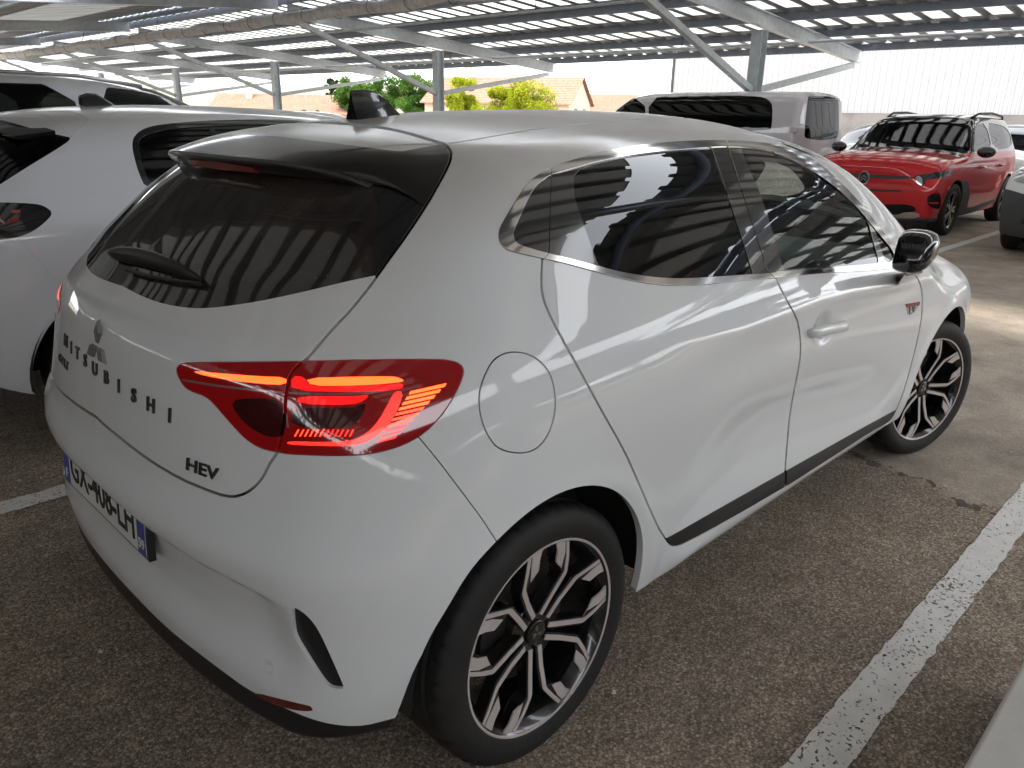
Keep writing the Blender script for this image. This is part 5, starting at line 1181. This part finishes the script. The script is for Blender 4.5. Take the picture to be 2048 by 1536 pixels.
S2.trace('spoil', zz1([(-400, 660), (0, 690), (130, 668), (250, 672), (320, 700), (365, 745), (400, 790), (415, 806), (425, 800), (525, 715), (528, 700), (490, 675), (420, 655), (330, 650), (0, 655), (-400, 600)]), lambda P: P[:, 0] < .4)
S2.trace('dlo', zz1([(860, 1118), (810, 1010), (780, 900), (772, 840), (785, 795), (840, 750), (950, 725), (1200, 705), (1500, 697), (1750, 703), (2100, 740), (2700, 1100), (2500, 1250), (1500, 1200)]), lambda P: (P[:, 0] > -.1) & (P[:, 0] < 2.2))
S2.trace('ring', [(163, 352), (168, 346), (180, 339), (196, 336), (213, 337), (228, 344), (238, 358), (238, 376), (226, 392), (205, 398), (184, 393), (168, 380), (162, 366)], lambda P: P[:, 0] < .5)
S2.trace('bump', [(-300, 420), (30, 470), (60, 500), (100, 545), (118, 566), (170, 640), (60, 1000), (-300, 1000)], lambda P: P[:, 0] < .2, 0, margin=150)
X, Yy, Zz = S2.A[:, 0], S2.A[:, 1], S2.A[:, 2]
S2.put('wind', np.minimum(np.minimum(X-1.42, 2.45-X), np.minimum(.58+.12*(X-1.4)-np.abs(Yy), Zz-.95)))
for n_, o_ in (('lamp', (.001, -.001)), ('glass', (0,)), ('spoil', (.001, -.001)), ('dlo', (0,)), ('ring', (.0008, -.0008)), ('bump', (.001, -.001)), ('wind', (0,))): S2.cut(n_, *o_)
S2.put('dlin', S2.col('dlo')-.026); S2.cut('dlin', 0); S2.put('pil', np.abs(S2.A[:, 0]-.60-.15*(S2.A[:, 2]-1.2))-.012); S2.cut('pil', 0)
g, no = arches(S2, [(0, .31, .365), (2.54, .31, .365)])
C2 = empty('supermini_car', (X2, Y2, 0), label='white supermini with black-framed side window parked in the bay left of the hatchback', cat='car')
car_paint('white paint cool', (.80, .82, .86), amount=.45)
la = g('lamp') > .001; r_ = no & ~la & (g('lamp') < -.001)
ex = r_ & ((g('ring') > .0008) | (g('ring') < -.0008)) & ((g('spoil') > .001) | (g('spoil') < -.001)) & ((g('bump') > .001) | (g('bump') < -.001))
gl = g('glass') > 0; dl = (g('dlo') > 0) & ~gl; wi = (g('wind') > 0) & ~dl
lp = panel('tail_lamp', S2, la & no, 'lamp dark', C2, .01, off=.001, mirror='pair')
panel('rear_screen', S2, r_ & gl & (g('spoil') < 0), 'dark car glass', C2, .004)
panel('window_trim', S2, r_ & dl & (g('dlin') < 0), 'piano black', C2, .006, mirror='pair')
panel('side_window', S2, r_ & dl & (g('dlin') > 0) & (g('pil') > 0), 'dark car glass', C2, .003, off=-.004, mirror='pair'); panel('window_divider', S2, r_ & dl & (g('dlin') > 0) & (g('pil') < 0), 'black plastic', C2, .003, off=-.002, mirror='pair')
panel('windscreen', S2, r_ & wi, 'dark car glass', C2, .003)
o2 = ex & ~gl & ~dl & ~wi
panel('spoiler', S2, o2 & (g('spoil') > 0), 'white paint cool', C2, .012); panel('rear_bumper', S2, o2 & (g('bump') > 0) & (g('spoil') < 0), 'white paint cool', C2, .012)
panel('fuel_flap', S2, o2 & (g('ring') > 0), 'white paint cool', C2, .008, mirror=None); panel('body_shell', S2, o2 & (g('spoil') < 0) & (g('bump') < 0) & (g('ring') < 0), 'white paint cool', C2, .015)
panel('inner_shell', S2, no & ~gl & ~dl & ~wi, 'dark cabin', C2, 0, off=-.02)
simple_wheels(C2, (0, 2.54), .765, .31); liners(C2, [(0, .31, .365), (2.54, .31, .365)], .85, .5); dark_inside(C2, .0, 2.1, .66, .4, .93)
spx = MB(); xs_ = np.linspace(-.62, .62, 25)                       # spoiler lip over the screen
v = []
for y in xs_:
    xb = -.33+.10*(y/.62)**2; zt = float(sh2.top(xb+.06)-.14*y*y-.1*y**4); v += [(xb+.16, y, zt+.012), (xb, y, zt-.010), (xb+.005, y, zt-.022), (xb+.16, y, zt-.03)]
spx.add(v, [(4*i+k, 4*i+(k+1) % 4, 4*i+4+(k+1) % 4, 4*i+4+k) for i in range(24) for k in range(4)]+[(0, 1, 2, 3), (99, 98, 97, 96)]); spx.build('spoiler_lip', 'piano black', C2, smooth=True, angle=50)
mat('lamp red bar', (.35, .02, .015), .2, coat=1.)
for (u0, v0, u1, v1, m) in ((-60, 1235, 120, 1230, 'lamp red bar'), (-60, 1290, 110, 1280, 'lamp red bar'), (-20, 1262, 30, 1300, 'lamp clear')):
    q = lift(lambda P: sh2(P-np.array([X2, Y2, 0])), zz1([(u0, v0), (u1, v1), (u1, v1+18), (u0, v0+18)]), near=1.5, far=6)-np.array([X2, Y2, 0]); q = q+grad(sh2, q)*.004
    MB().add([tuple(p) for p in q], [(0, 1, 2, 3)]).build('lamp_bar', m, lp[0])
fb = [at(u, v, 1, Y2)-np.array([X2, Y2, 0]) for u, v in ((160, 213), (157, 192), (160, 190), (172, 186), (190, 187), (205, 195), (222, 206), (232, 213))]
am = MB(); am.plate([(p[0], p[2]) for p in fb], -.02, .02); am.build('aerial', 'piano black', C2, bevel=.01)

def car_generic(name, label, sh, root, to_world, paint, dlos, pillars, wind, rear, arch, h=.03, group=None, wheel=.31, wy=.77, roof=None, m_rim='wheel black', extra=None, gate=None):
    """body, windows, screens, wheels of a vehicle seen farther off; outlines in side elevation"""
    Sx = sh.skin(h, to_world); P = Sx.A[:, :3]
    for i, d in enumerate(dlos): Sx.side('d%d' % i, d, lambda P: np.abs(P[:, 1]) > .3, 1); Sx.cut('d%d' % i)
    Sx.put('wind', np.minimum(np.minimum(Sx.A[:, 0]-wind[0], wind[1]-Sx.A[:, 0]), np.minimum(wind[2]+wind[3]*(Sx.A[:, 0]-wind[0])-np.abs(Sx.A[:, 1]), Sx.A[:, 2]-wind[4]))); Sx.cut('wind')
    Sx.put('rear', np.minimum(rear[0]-Sx.A[:, 0], np.minimum(np.minimum(Sx.A[:, 2]-rear[1], rear[2]-Sx.A[:, 2]), rear[3]+rear[4]*(rear[2]-Sx.A[:, 2])-np.abs(Sx.A[:, 1])))); Sx.cut('rear')
    if extra:
        for nm, poly, gt in extra: Sx.trace(nm, poly, gt, 1); Sx.cut(nm)
    if roof is not None: Sx.put('roofz', roof(Sx.A[:, :3])); Sx.cut('roofz')
    g, no = arches(Sx, arch)
    win = no & (g('wind') > 0); rr = no & (g('rear') > 0); side = no & np.any([g('d%d' % i) > 0 for i in range(len(dlos))], 0) & ~win & ~rr
    for i in range(len(dlos)): panel('side_window', Sx, no & (g('d%d' % i) > 0) & ~win & ~rr, 'dark car glass', root, .003, off=-.004, mirror='pair')
    if win.any(): panel('windscreen', Sx, win, 'dark car glass', root, .003, off=-.003)
    if rr.any(): panel('rear_screen', Sx, rr, 'dark car glass', root, .003, off=-.003)
    bd = no & ~win & ~rr & ~side
    liners(root, arch, sh.hw*.97, sh.hw-.4); simple_wheels(root, [a[0] for a in arch], wy, wheel, m_rim); dark_inside(root, arch[0][0]-.1, 2.2, sh.hw-.2, .4, wind[4]-.05)
    panel('inner_shell', Sx, bd, 'dark cabin', root, 0, off=-.02)
    return Sx, g, bd

# ---- white sport utility car beyond it
R5 = empty('sport_utility_car', (-.35, 5.30, 0), label='white sport utility car with long dark side windows behind the supermini', cat='car')
sh5 = Shape([(-1.1, 1.45), (-.5, 1.59), (0, 1.63), (.5, 1.65), (1.1, 1.655), (1.6, 1.635), (2.0, 1.57), (2.3, 1.45), (2.8, 1.12), (3.0, 1.06), (3.6, .98), (3.8, .8)],
            [(.1, .80), (.3, .88), (.6, .92), (.9, .92), (1.05, .89), (1.2, .82), (1.4, .755), (1.55, .69), (1.75, .55)], [(-.9, .9), (-.4, .97), (.2, 1), (2.4, 1), (3.2, .95), (3.8, .7)],
            [(.1, -.6), (.4, -.82), (.7, -.85), (1.0, -.80), (1.3, -.66), (1.5, -.5), (1.7, -.3)], [(.1, 3.5), (.5, 3.65), (.9, 3.55), (1.2, 3.2)], [(0, 0), (.5, .05), (.8, .2), (1.0, .4)], [(0, 0), (.5, .1), (.9, .45)], zb=.25, crown=.10, sweep=.15)
Sx, g, bd = car_generic('', '', sh5, R5, lambda p: p, 'white', [[(-.55, 1.22), (-.25, 1.50), (.48, 1.555), (.38, 1.12), (-.4, 1.12)], [(.60, 1.56), (1.22, 1.565), (1.27, 1.10), (.50, 1.12)], [(1.40, 1.565), (1.75, 1.54), (2.05, 1.46), (2.35, 1.27), (2.45, 1.08), (1.45, 1.10)]],
                        None, (1.75, 2.85, .62, .1, 1.1), (-.45, 1.12, 1.48, .5, .4), [(0, .34, .40), (2.68, .34, .40)], wheel=.34, wy=.8)
panel('body_shell', Sx, bd, 'white paint cool', R5, .012)
for sy in (-1, 1):
    rb = MB(); rb.tube([(-.35, sy*.63, 1.57), (-.1, sy*.65, 1.61), (.6, sy*.655, 1.635), (1.3, sy*.65, 1.625), (1.75, sy*.63, 1.57)], .014, 8); rb.build('roof_rail', 'satin silver', R5, smooth=True)

# ---- red crossover facing the lane
XR_, YR_ = 13.02, 2.33; TR = lambda p: np.stack([XR_-p[:, 0], YR_+p[:, 1], p[:, 2]], 1)
R6 = empty('crossover_car', (XR_, YR_, 0), math.pi, label='red crossover with black roof and round black grille badge parked facing the lane', cat='car')
sh6 = Shape([(-.9, 1.40), (-.5, 1.50), (0, 1.545), (.5, 1.56), (1.2, 1.55), (1.55, 1.51), (1.75, 1.44), (2.12, 1.16), (2.28, 1.085), (2.6, 1.07), (3.0, 1.05), (3.28, 1.01), (3.38, .94), (3.5, .6)],
            [(.1, .80), (.25, .85), (.5, .885), (.75, .89), (.95, .875), (1.05, .84), (1.15, .79), (1.3, .73), (1.45, .65), (1.6, .55)], [(-.9, .88), (-.4, .96), (.1, 1), (2.5, 1), (3.0, .995), (3.4, .95)],
            [(.1, -.5), (.4, -.68), (.8, -.68), (1.1, -.62), (1.4, -.48), (1.6, -.35)], [(.1, 3.22), (.3, 3.33), (.5, 3.36), (.7, 3.37), (.88, 3.36), (.98, 3.30), (1.1, 3.0)], [(0, 0), (.5, .05), (.8, .2), (1.0, .4)], [(0, 0), (.3, .008), (.55, .03), (.75, .07), (.9, .17)], zb=.21, crown=.05, sweep=.16, k=(.12, .06, .05), sig=.03)
zr = lambda p: Z(p, 1680, 220, 5.487); fg = lambda P: P[:, 0] > 2.0
ex6 = [('lamp', zr([(815, 722), (900, 705), (1100, 675), (1230, 660), (1242, 680), (1205, 730), (1100, 752), (935, 768), (925, 832), (850, 828), (820, 775)]), fg),
       ('lampw', zr([(825, 730), (895, 722), (915, 830), (855, 825), (830, 775)]), fg),
       ('grill', zr([(0, 685), (165, 690), (500, 715), (815, 728), (800, 762), (500, 757), (165, 740), (0, 735)]), fg),
       ('slot', zr([(0, 860), (330, 866), (745, 885), (700, 908), (330, 895), (0, 890)]), fg),
       ('lowg', zr([(0, 1030), (470, 1035), (800, 1035), (850, 1120), (700, 1125), (640, 1155), (540, 1152), (0, 1150)]), fg),
       ('skid', zr([(0, 1150), (550, 1150), (640, 1150), (700, 1125), (857, 1125), (882, 1187), (600, 1187), (0, 1187)]), fg),
       ('fog', zr([(948, 965), (1000, 920), (1090, 908), (1112, 950), (1112, 1060), (1090, 1095), (1000, 1072), (962, 1035)]), fg),
       ('fogbar', zr([(975, 1018), (1095, 1012), (1095, 1032), (985, 1036)]), fg),
       ('skirt', zr([(0, 1187), (560, 1190), (900, 1190), (1135, 1178), (1200, 940), (1280, 800), (1350, 765), (1395, 780), (1420, 850), (1415, 1000), (1370, 1095), (1700, 975), (1760, 960), (1760, 990), (1360, 1160), (1300, 1500), (0, 1500)]), None)]
Sx, g, bd = car_generic('', '', sh6, R6, TR, 'red', [[(.98, 1.44), (1.35, 1.42), (1.62, 1.36), (1.98, 1.10), (2.0, 1.06), (.98, 1.06)], [(.92, 1.44), (.4, 1.43), (-.1, 1.38), (-.28, 1.25), (-.15, 1.10), (.92, 1.06)]],
                        None, (1.50, 2.30, .62, .12, 1.05), (-.45, 1.05, 1.45, .5, .3), [(0, .33, .39), (2.54, .33, .39)], h=.022, wheel=.335, wy=.79, extra=ex6, roof=lambda P: P[:, 2]-1.045+.10*sstep(P[:, 0], 2.0, 2.4)-.6*sstep(P[:, 0], 2.3, 2.5)+.0*P[:, 0])
car_paint('red paint', (.55, .012, .02), amount=.2, metal=.2)
F6 = {n: (bd & (g(n) > 0)) for n in ('lamp', 'lampw', 'grill', 'slot', 'lowg', 'skid', 'fog', 'fogbar', 'skirt')}
used = np.zeros(len(bd), bool)
for nm, key, mm, off in (('headlamp', 'lampw', 'lamp glass', .002), ('headlamp', 'lamp', 'lamp dark', .002), ('grille', 'grill', 'grey plastic', -.01), ('air_slot', 'slot', 'grey plastic', -.012), ('lower_grille', 'lowg', 'grey plastic', -.02), ('skid_plate', 'skid', 'satin silver', .004),
                         ('vent_bar', 'fogbar', 'red paint', -.008), ('vent', 'fog', 'grey plastic', -.02), ('cladding', 'skirt', 'grey plastic', .004)):
    q = F6[key] & ~used; used |= q
    if q.any(): panel(nm, Sx, q, mm, R6, .015, off=off, mirror='pair' if nm in ('headlamp', 'vent_bar', 'vent', 'cladding') else 'join', split=nm == 'cladding')
b6 = bd & ~used
panel('roof', Sx, b6 & (g('roofz') > 0), 'piano black', R6, .01, off=.001, label='gloss black roof and pillars'); panel('body_shell', Sx, b6 & (g('roofz') < 0), 'red paint', R6, .015)
def fromvis(q): q = np.asarray(q); return (XR_-q[0], -(q[1]-YR_), q[2])       # world -> local of the turned root
pb = fromvis(at(1753, 357, 0, 9.655))
lo = MB().lathe([(.0001, -.012), (.052, -.012), (.058, -.004), (.058, .02)], 32).build('badge', 'piano black', R6, smooth=True, angle=40); lo.location = (pb[0]+.012, 0, pb[2]); lo.rotation_euler = (0, 0, math.pi/2); lo.scale = (1, 1, 1.25)
lr = MB().lathe([(.058, .01), (.060, -.012), (.066, -.014), (.070, -.008), (.070, .02)], 32).build('badge_ring', 'satin silver', R6, smooth=True, angle=40); lr.location = (pb[0]+.012, 0, pb[2]); lr.rotation_euler = (0, 0, math.pi/2); lr.scale = (1, 1, 1.25)
ch = MB()
for k in (0, 1):
    zc = pb[2]-.025+.035*k
    for sy in (-1, 1): ch.bar((pb[0]+.026, 0, zc+.022), (pb[0]+.026, sy*.036, zc-.012), .004, .012, up=(1, 0, 0))
ch.build('badge_mark', 'satin silver', R6)['kind'] = 'stuff'
for sy in (-1, 1):
    mm_ = MB(); c = (1.93, sy*1.0, 1.065); nu, nv = 20, 12; vs = []
    for j in range(nv+1):
        th = math.pi*j/nv; vs += [(c[0]+.075*math.cos(2*math.pi*i/nu)*math.sin(th), c[1]+.115*math.sin(2*math.pi*i/nu)*math.sin(th), c[2]+.075*math.cos(th)) for i in range(nu)]
    mm_.add(vs, [(j*nu+i, j*nu+(i+1) % nu, (j+1)*nu+(i+1) % nu, (j+1)*nu+i) for j in range(nv) for i in range(nu)]); mm_.build('door_mirror', 'piano black', R6, smooth=True)
    rb = MB(); rb.tube([(-.30, sy*.56, 1.47), (-.1, sy*.59, 1.54), (.5, sy*.60, 1.575), (1.1, sy*.59, 1.56), (1.35, sy*.57, 1.50)], .016, 8); rb.build('roof_rail', 'black plastic', R6, smooth=True)
    for xh in (.55, 1.5): MB().tube([(xh, sy*.895, .86), (xh+.02, sy*.92, .865), (xh+.18, sy*.92, .855), (xh+.20, sy*.895, .85)], .014, 8).build('handle', 'red paint', R6, smooth=True)
for i in range(34):
    y = -.56+1.12*(i+.5)/34
    if abs(y) < .08: continue
    p = TR(np.array([[3.2, -abs(y), .70]]))
    xx = 3.36-float(sh6.fbow(abs(y)))-.012; MB().bar((xx, y-.008, .735), (xx, y+.008, .765), .012, .006, up=(1, 0, 0)).build('grille_bar', 'satin silver', R6)

# ---- silver van standing across behind the lane
XV, YV = 11.95, 4.87; TV = lambda p: np.stack([XV+p[:, 1], YV+p[:, 0], p[:, 2]], 1)
R7 = empty('van', (XV, YV, 0), math.pi/2, label='silver passenger van with dark side windows seen past the hatchback roof', cat='van')
sh7 = Shape([(-1.2, 1.82), (-.8, 1.865), (0, 1.88), (1.5, 1.875), (2.2, 1.86), (2.6, 1.80), (2.9, 1.62), (3.3, 1.30), (3.5, 1.18), (4.0, 1.0), (4.2, .8)],
            [(.1, .86), (.3, .92), (.7, .95), (1.0, .95), (1.2, .93), (1.5, .88), (1.7, .83), (1.8, .78), (2.0, .66)], [(-1.1, .97), (-.7, 1), (3, 1), (3.6, .95), (4.2, .8)],
            [(.1, -.85), (.35, -.90), (.6, -.91), (1.0, -.90), (1.3, -.885), (1.75, -.83), (1.95, -.75)], [(.1, 3.95), (.5, 4.05), (.9, 3.98), (1.2, 3.6), (1.5, 3.2)], [(0, 0), (.5, .01), (.7, .03), (.85, .06), (1.0, .12)], [(0, 0), (.5, .08), (.9, .35)], zb=.25, crown=.035, sweep=.1, k=(.07, .10, .14))
zv = lambda p: Z(p, 1250, 0, 2.56); rg7 = lambda P: P[:, 0] < -.55; sg7 = lambda P: P[:, 0] > -.8
ex7 = [('rw', zv([(935, 500), (945, 490), (1170, 488), (1240, 500), (1240, 720), (1060, 722), (925, 712), (917, 690)]), rg7), ('tl', zv([(818, 870), (880, 868), (872, 970), (800, 975)]), rg7),
       ('bl', zv([(1030, 464), (1075, 462), (1110, 470), (1075, 478), (1032, 476)]), rg7),
       ('w1', zv([(120, 500), (290, 492), (560, 488), (690, 494), (735, 508), (757, 540), (752, 640), (745, 670), (120, 690)]), sg7), ('w0', [(1218, 200), (1290, 196), (1292, 262), (1222, 262)], sg7), ('wf', [(1128, 220), (1150, 207), (1185, 202), (1200, 203), (1198, 262), (1128, 262)], sg7)]
Sx, g, bd = car_generic('', '', sh7, R7, TV, 'silver', [[(9, 9), (9.1, 9), (9.1, 9.1)]], None, (2.35, 3.45, .7, .05, 1.2), (-5, 0, 0, 0, 0), [(0, .34, .40), (3.1, .34, .40)], h=.03, wheel=.335, wy=.83, extra=ex7)
car_paint('silver paint', (.62, .61, .645), amount=.15, metal=.25); mat('van lamp', (.5, .02, .02), .15, coat=1., emit=(1, .02, .02), es=.05)
used = np.zeros(len(bd), bool)
for nm, key, mm, off in (('rear_window', 'rw', 'dark car glass', -.003), ('tail_lamp', 'tl', 'van lamp', .003), ('brake_lamp', 'bl', 'van lamp', .002), ('side_window', 'w1', 'dark car glass', -.003), ('side_window', 'w0', 'dark car glass', -.003), ('side_window', 'wf', 'dark car glass', -.003)):
    q = bd & (g(key) > 0) & ~used; used |= q
    if q.any(): panel(nm, Sx, q, mm, R7, .006, off=off, mirror='join' if key in ('rw', 'bl') else 'pair')
panel('body_shell', Sx, bd & ~used, 'silver paint', R7, .012)
for u, v, n_ in ((1588, 259, 'handle'), (1563, 397, 'handle')):
    q = lift(lambda P: sh7(np.stack([P[:, 1]-YV, -np.abs(P[:, 0]-XV), P[:, 2]], 1)), [(u, v)], near=8, far=20)[0]; lx_, ly_ = q[1]-YV, -(q[0]-XV)
    MB().box((lx_, ly_, q[2]), (.12, .10, .09)).build('hinge_cover', 'silver paint', R7, bevel=.02)

# ---- white car with grey bumper at the lane's edge, and more parked cars behind
XW, YW = 12.42, -.27; TW = lambda p: np.stack([XW-p[:, 0], YW-p[:, 1], p[:, 2]], 1)
R8 = empty('crossover_car', (XW, YW, 0), math.pi, label='white crossover with grey plastic bumper standing next to the red crossover', cat='car')
ex8 = [('grey', [(1980, 380), (2003, 375), (2060, 392), (2120, 400), (2120, 520), (1980, 520)], fg), ('lamp', [(2023, 345), (2030, 335), (2050, 330), (2075, 345), (2075, 372), (2048, 368), (2026, 362)], fg), ('fog', [(2036, 440), (2060, 430), (2080, 445), (2060, 460)], fg)]
Sx, g, bd = car_generic('', '', sh6, R8, TW, 'white', [[(.98, 1.44), (1.35, 1.42), (1.62, 1.36), (1.98, 1.10), (2.0, 1.06), (.98, 1.06)], [(.92, 1.44), (.4, 1.43), (-.1, 1.38), (-.28, 1.25), (-.15, 1.10), (.92, 1.06)]],
                        None, (1.50, 2.30, .62, .12, 1.05), (-.45, 1.05, 1.45, .5, .3), [(0, .33, .39), (2.54, .33, .39)], h=.03, wheel=.335, wy=.79, extra=ex8)
q1 = bd & (g('lamp') > 0); q3 = bd & (g('fog') > 0) & ~q1; q2 = bd & (g('grey') > 0) & ~q1 & ~q3
panel('headlamp', Sx, q1, 'lamp glass', R8, .01, mirror='pair')
if q3.any(): panel('fog_lamp', Sx, q3, 'lamp dark', R8, .01, mirror='pair')
panel('front_bumper', Sx, q2, 'grey plastic', R8, .012, off=.003, mirror='pair', split=True); panel('body_shell', Sx, bd & ~q1 & ~q2 & ~q3, 'white paint', R8, .012)
sh9 = sh2
def far_car(x, y, rz, paint, label, name='parked_car'):
    R = empty(name, (x, y, 0), rz, label=label, cat='car', group='cars parked across the lane')
    Sx, g, bd = car_generic('', '', sh2, R, lambda p: p, paint, [[(.35, 1.30), (.9, 1.345), (.95, .98), (.25, 1.08)], [(1.02, 1.345), (1.5, 1.31), (1.95, 1.08), (2.05, .97), (1.02, .98)]], None, (1.42, 2.42, .58, .12, .96), (-.3, 1.03, 1.33, .5, .3), [(0, .31, .365), (2.54, .31, .365)], h=.045)
    panel('body_shell', Sx, bd, paint, R, .012); return R
car_paint('grey paint', (.10, .105, .115), amount=.25, metal=.4)
far_car(18.6, 2.5, math.pi, 'white paint', 'white car half hidden behind the red crossover')
far_car(18.6, 4.9, math.pi, 'white paint', 'white car parked in the back row beyond the red crossover')
far_car(18.8, -.3, math.pi, 'grey paint', 'dark grey car in the back row beside the grey wall')

far_car(13.0, 11.3, math.pi, 'grey paint', 'dark grey car parked between the silver van and the middle carport post')
far_car(13.0, 20.3, math.pi, 'white paint cool', 'white car parked far along the row near the left carport post')
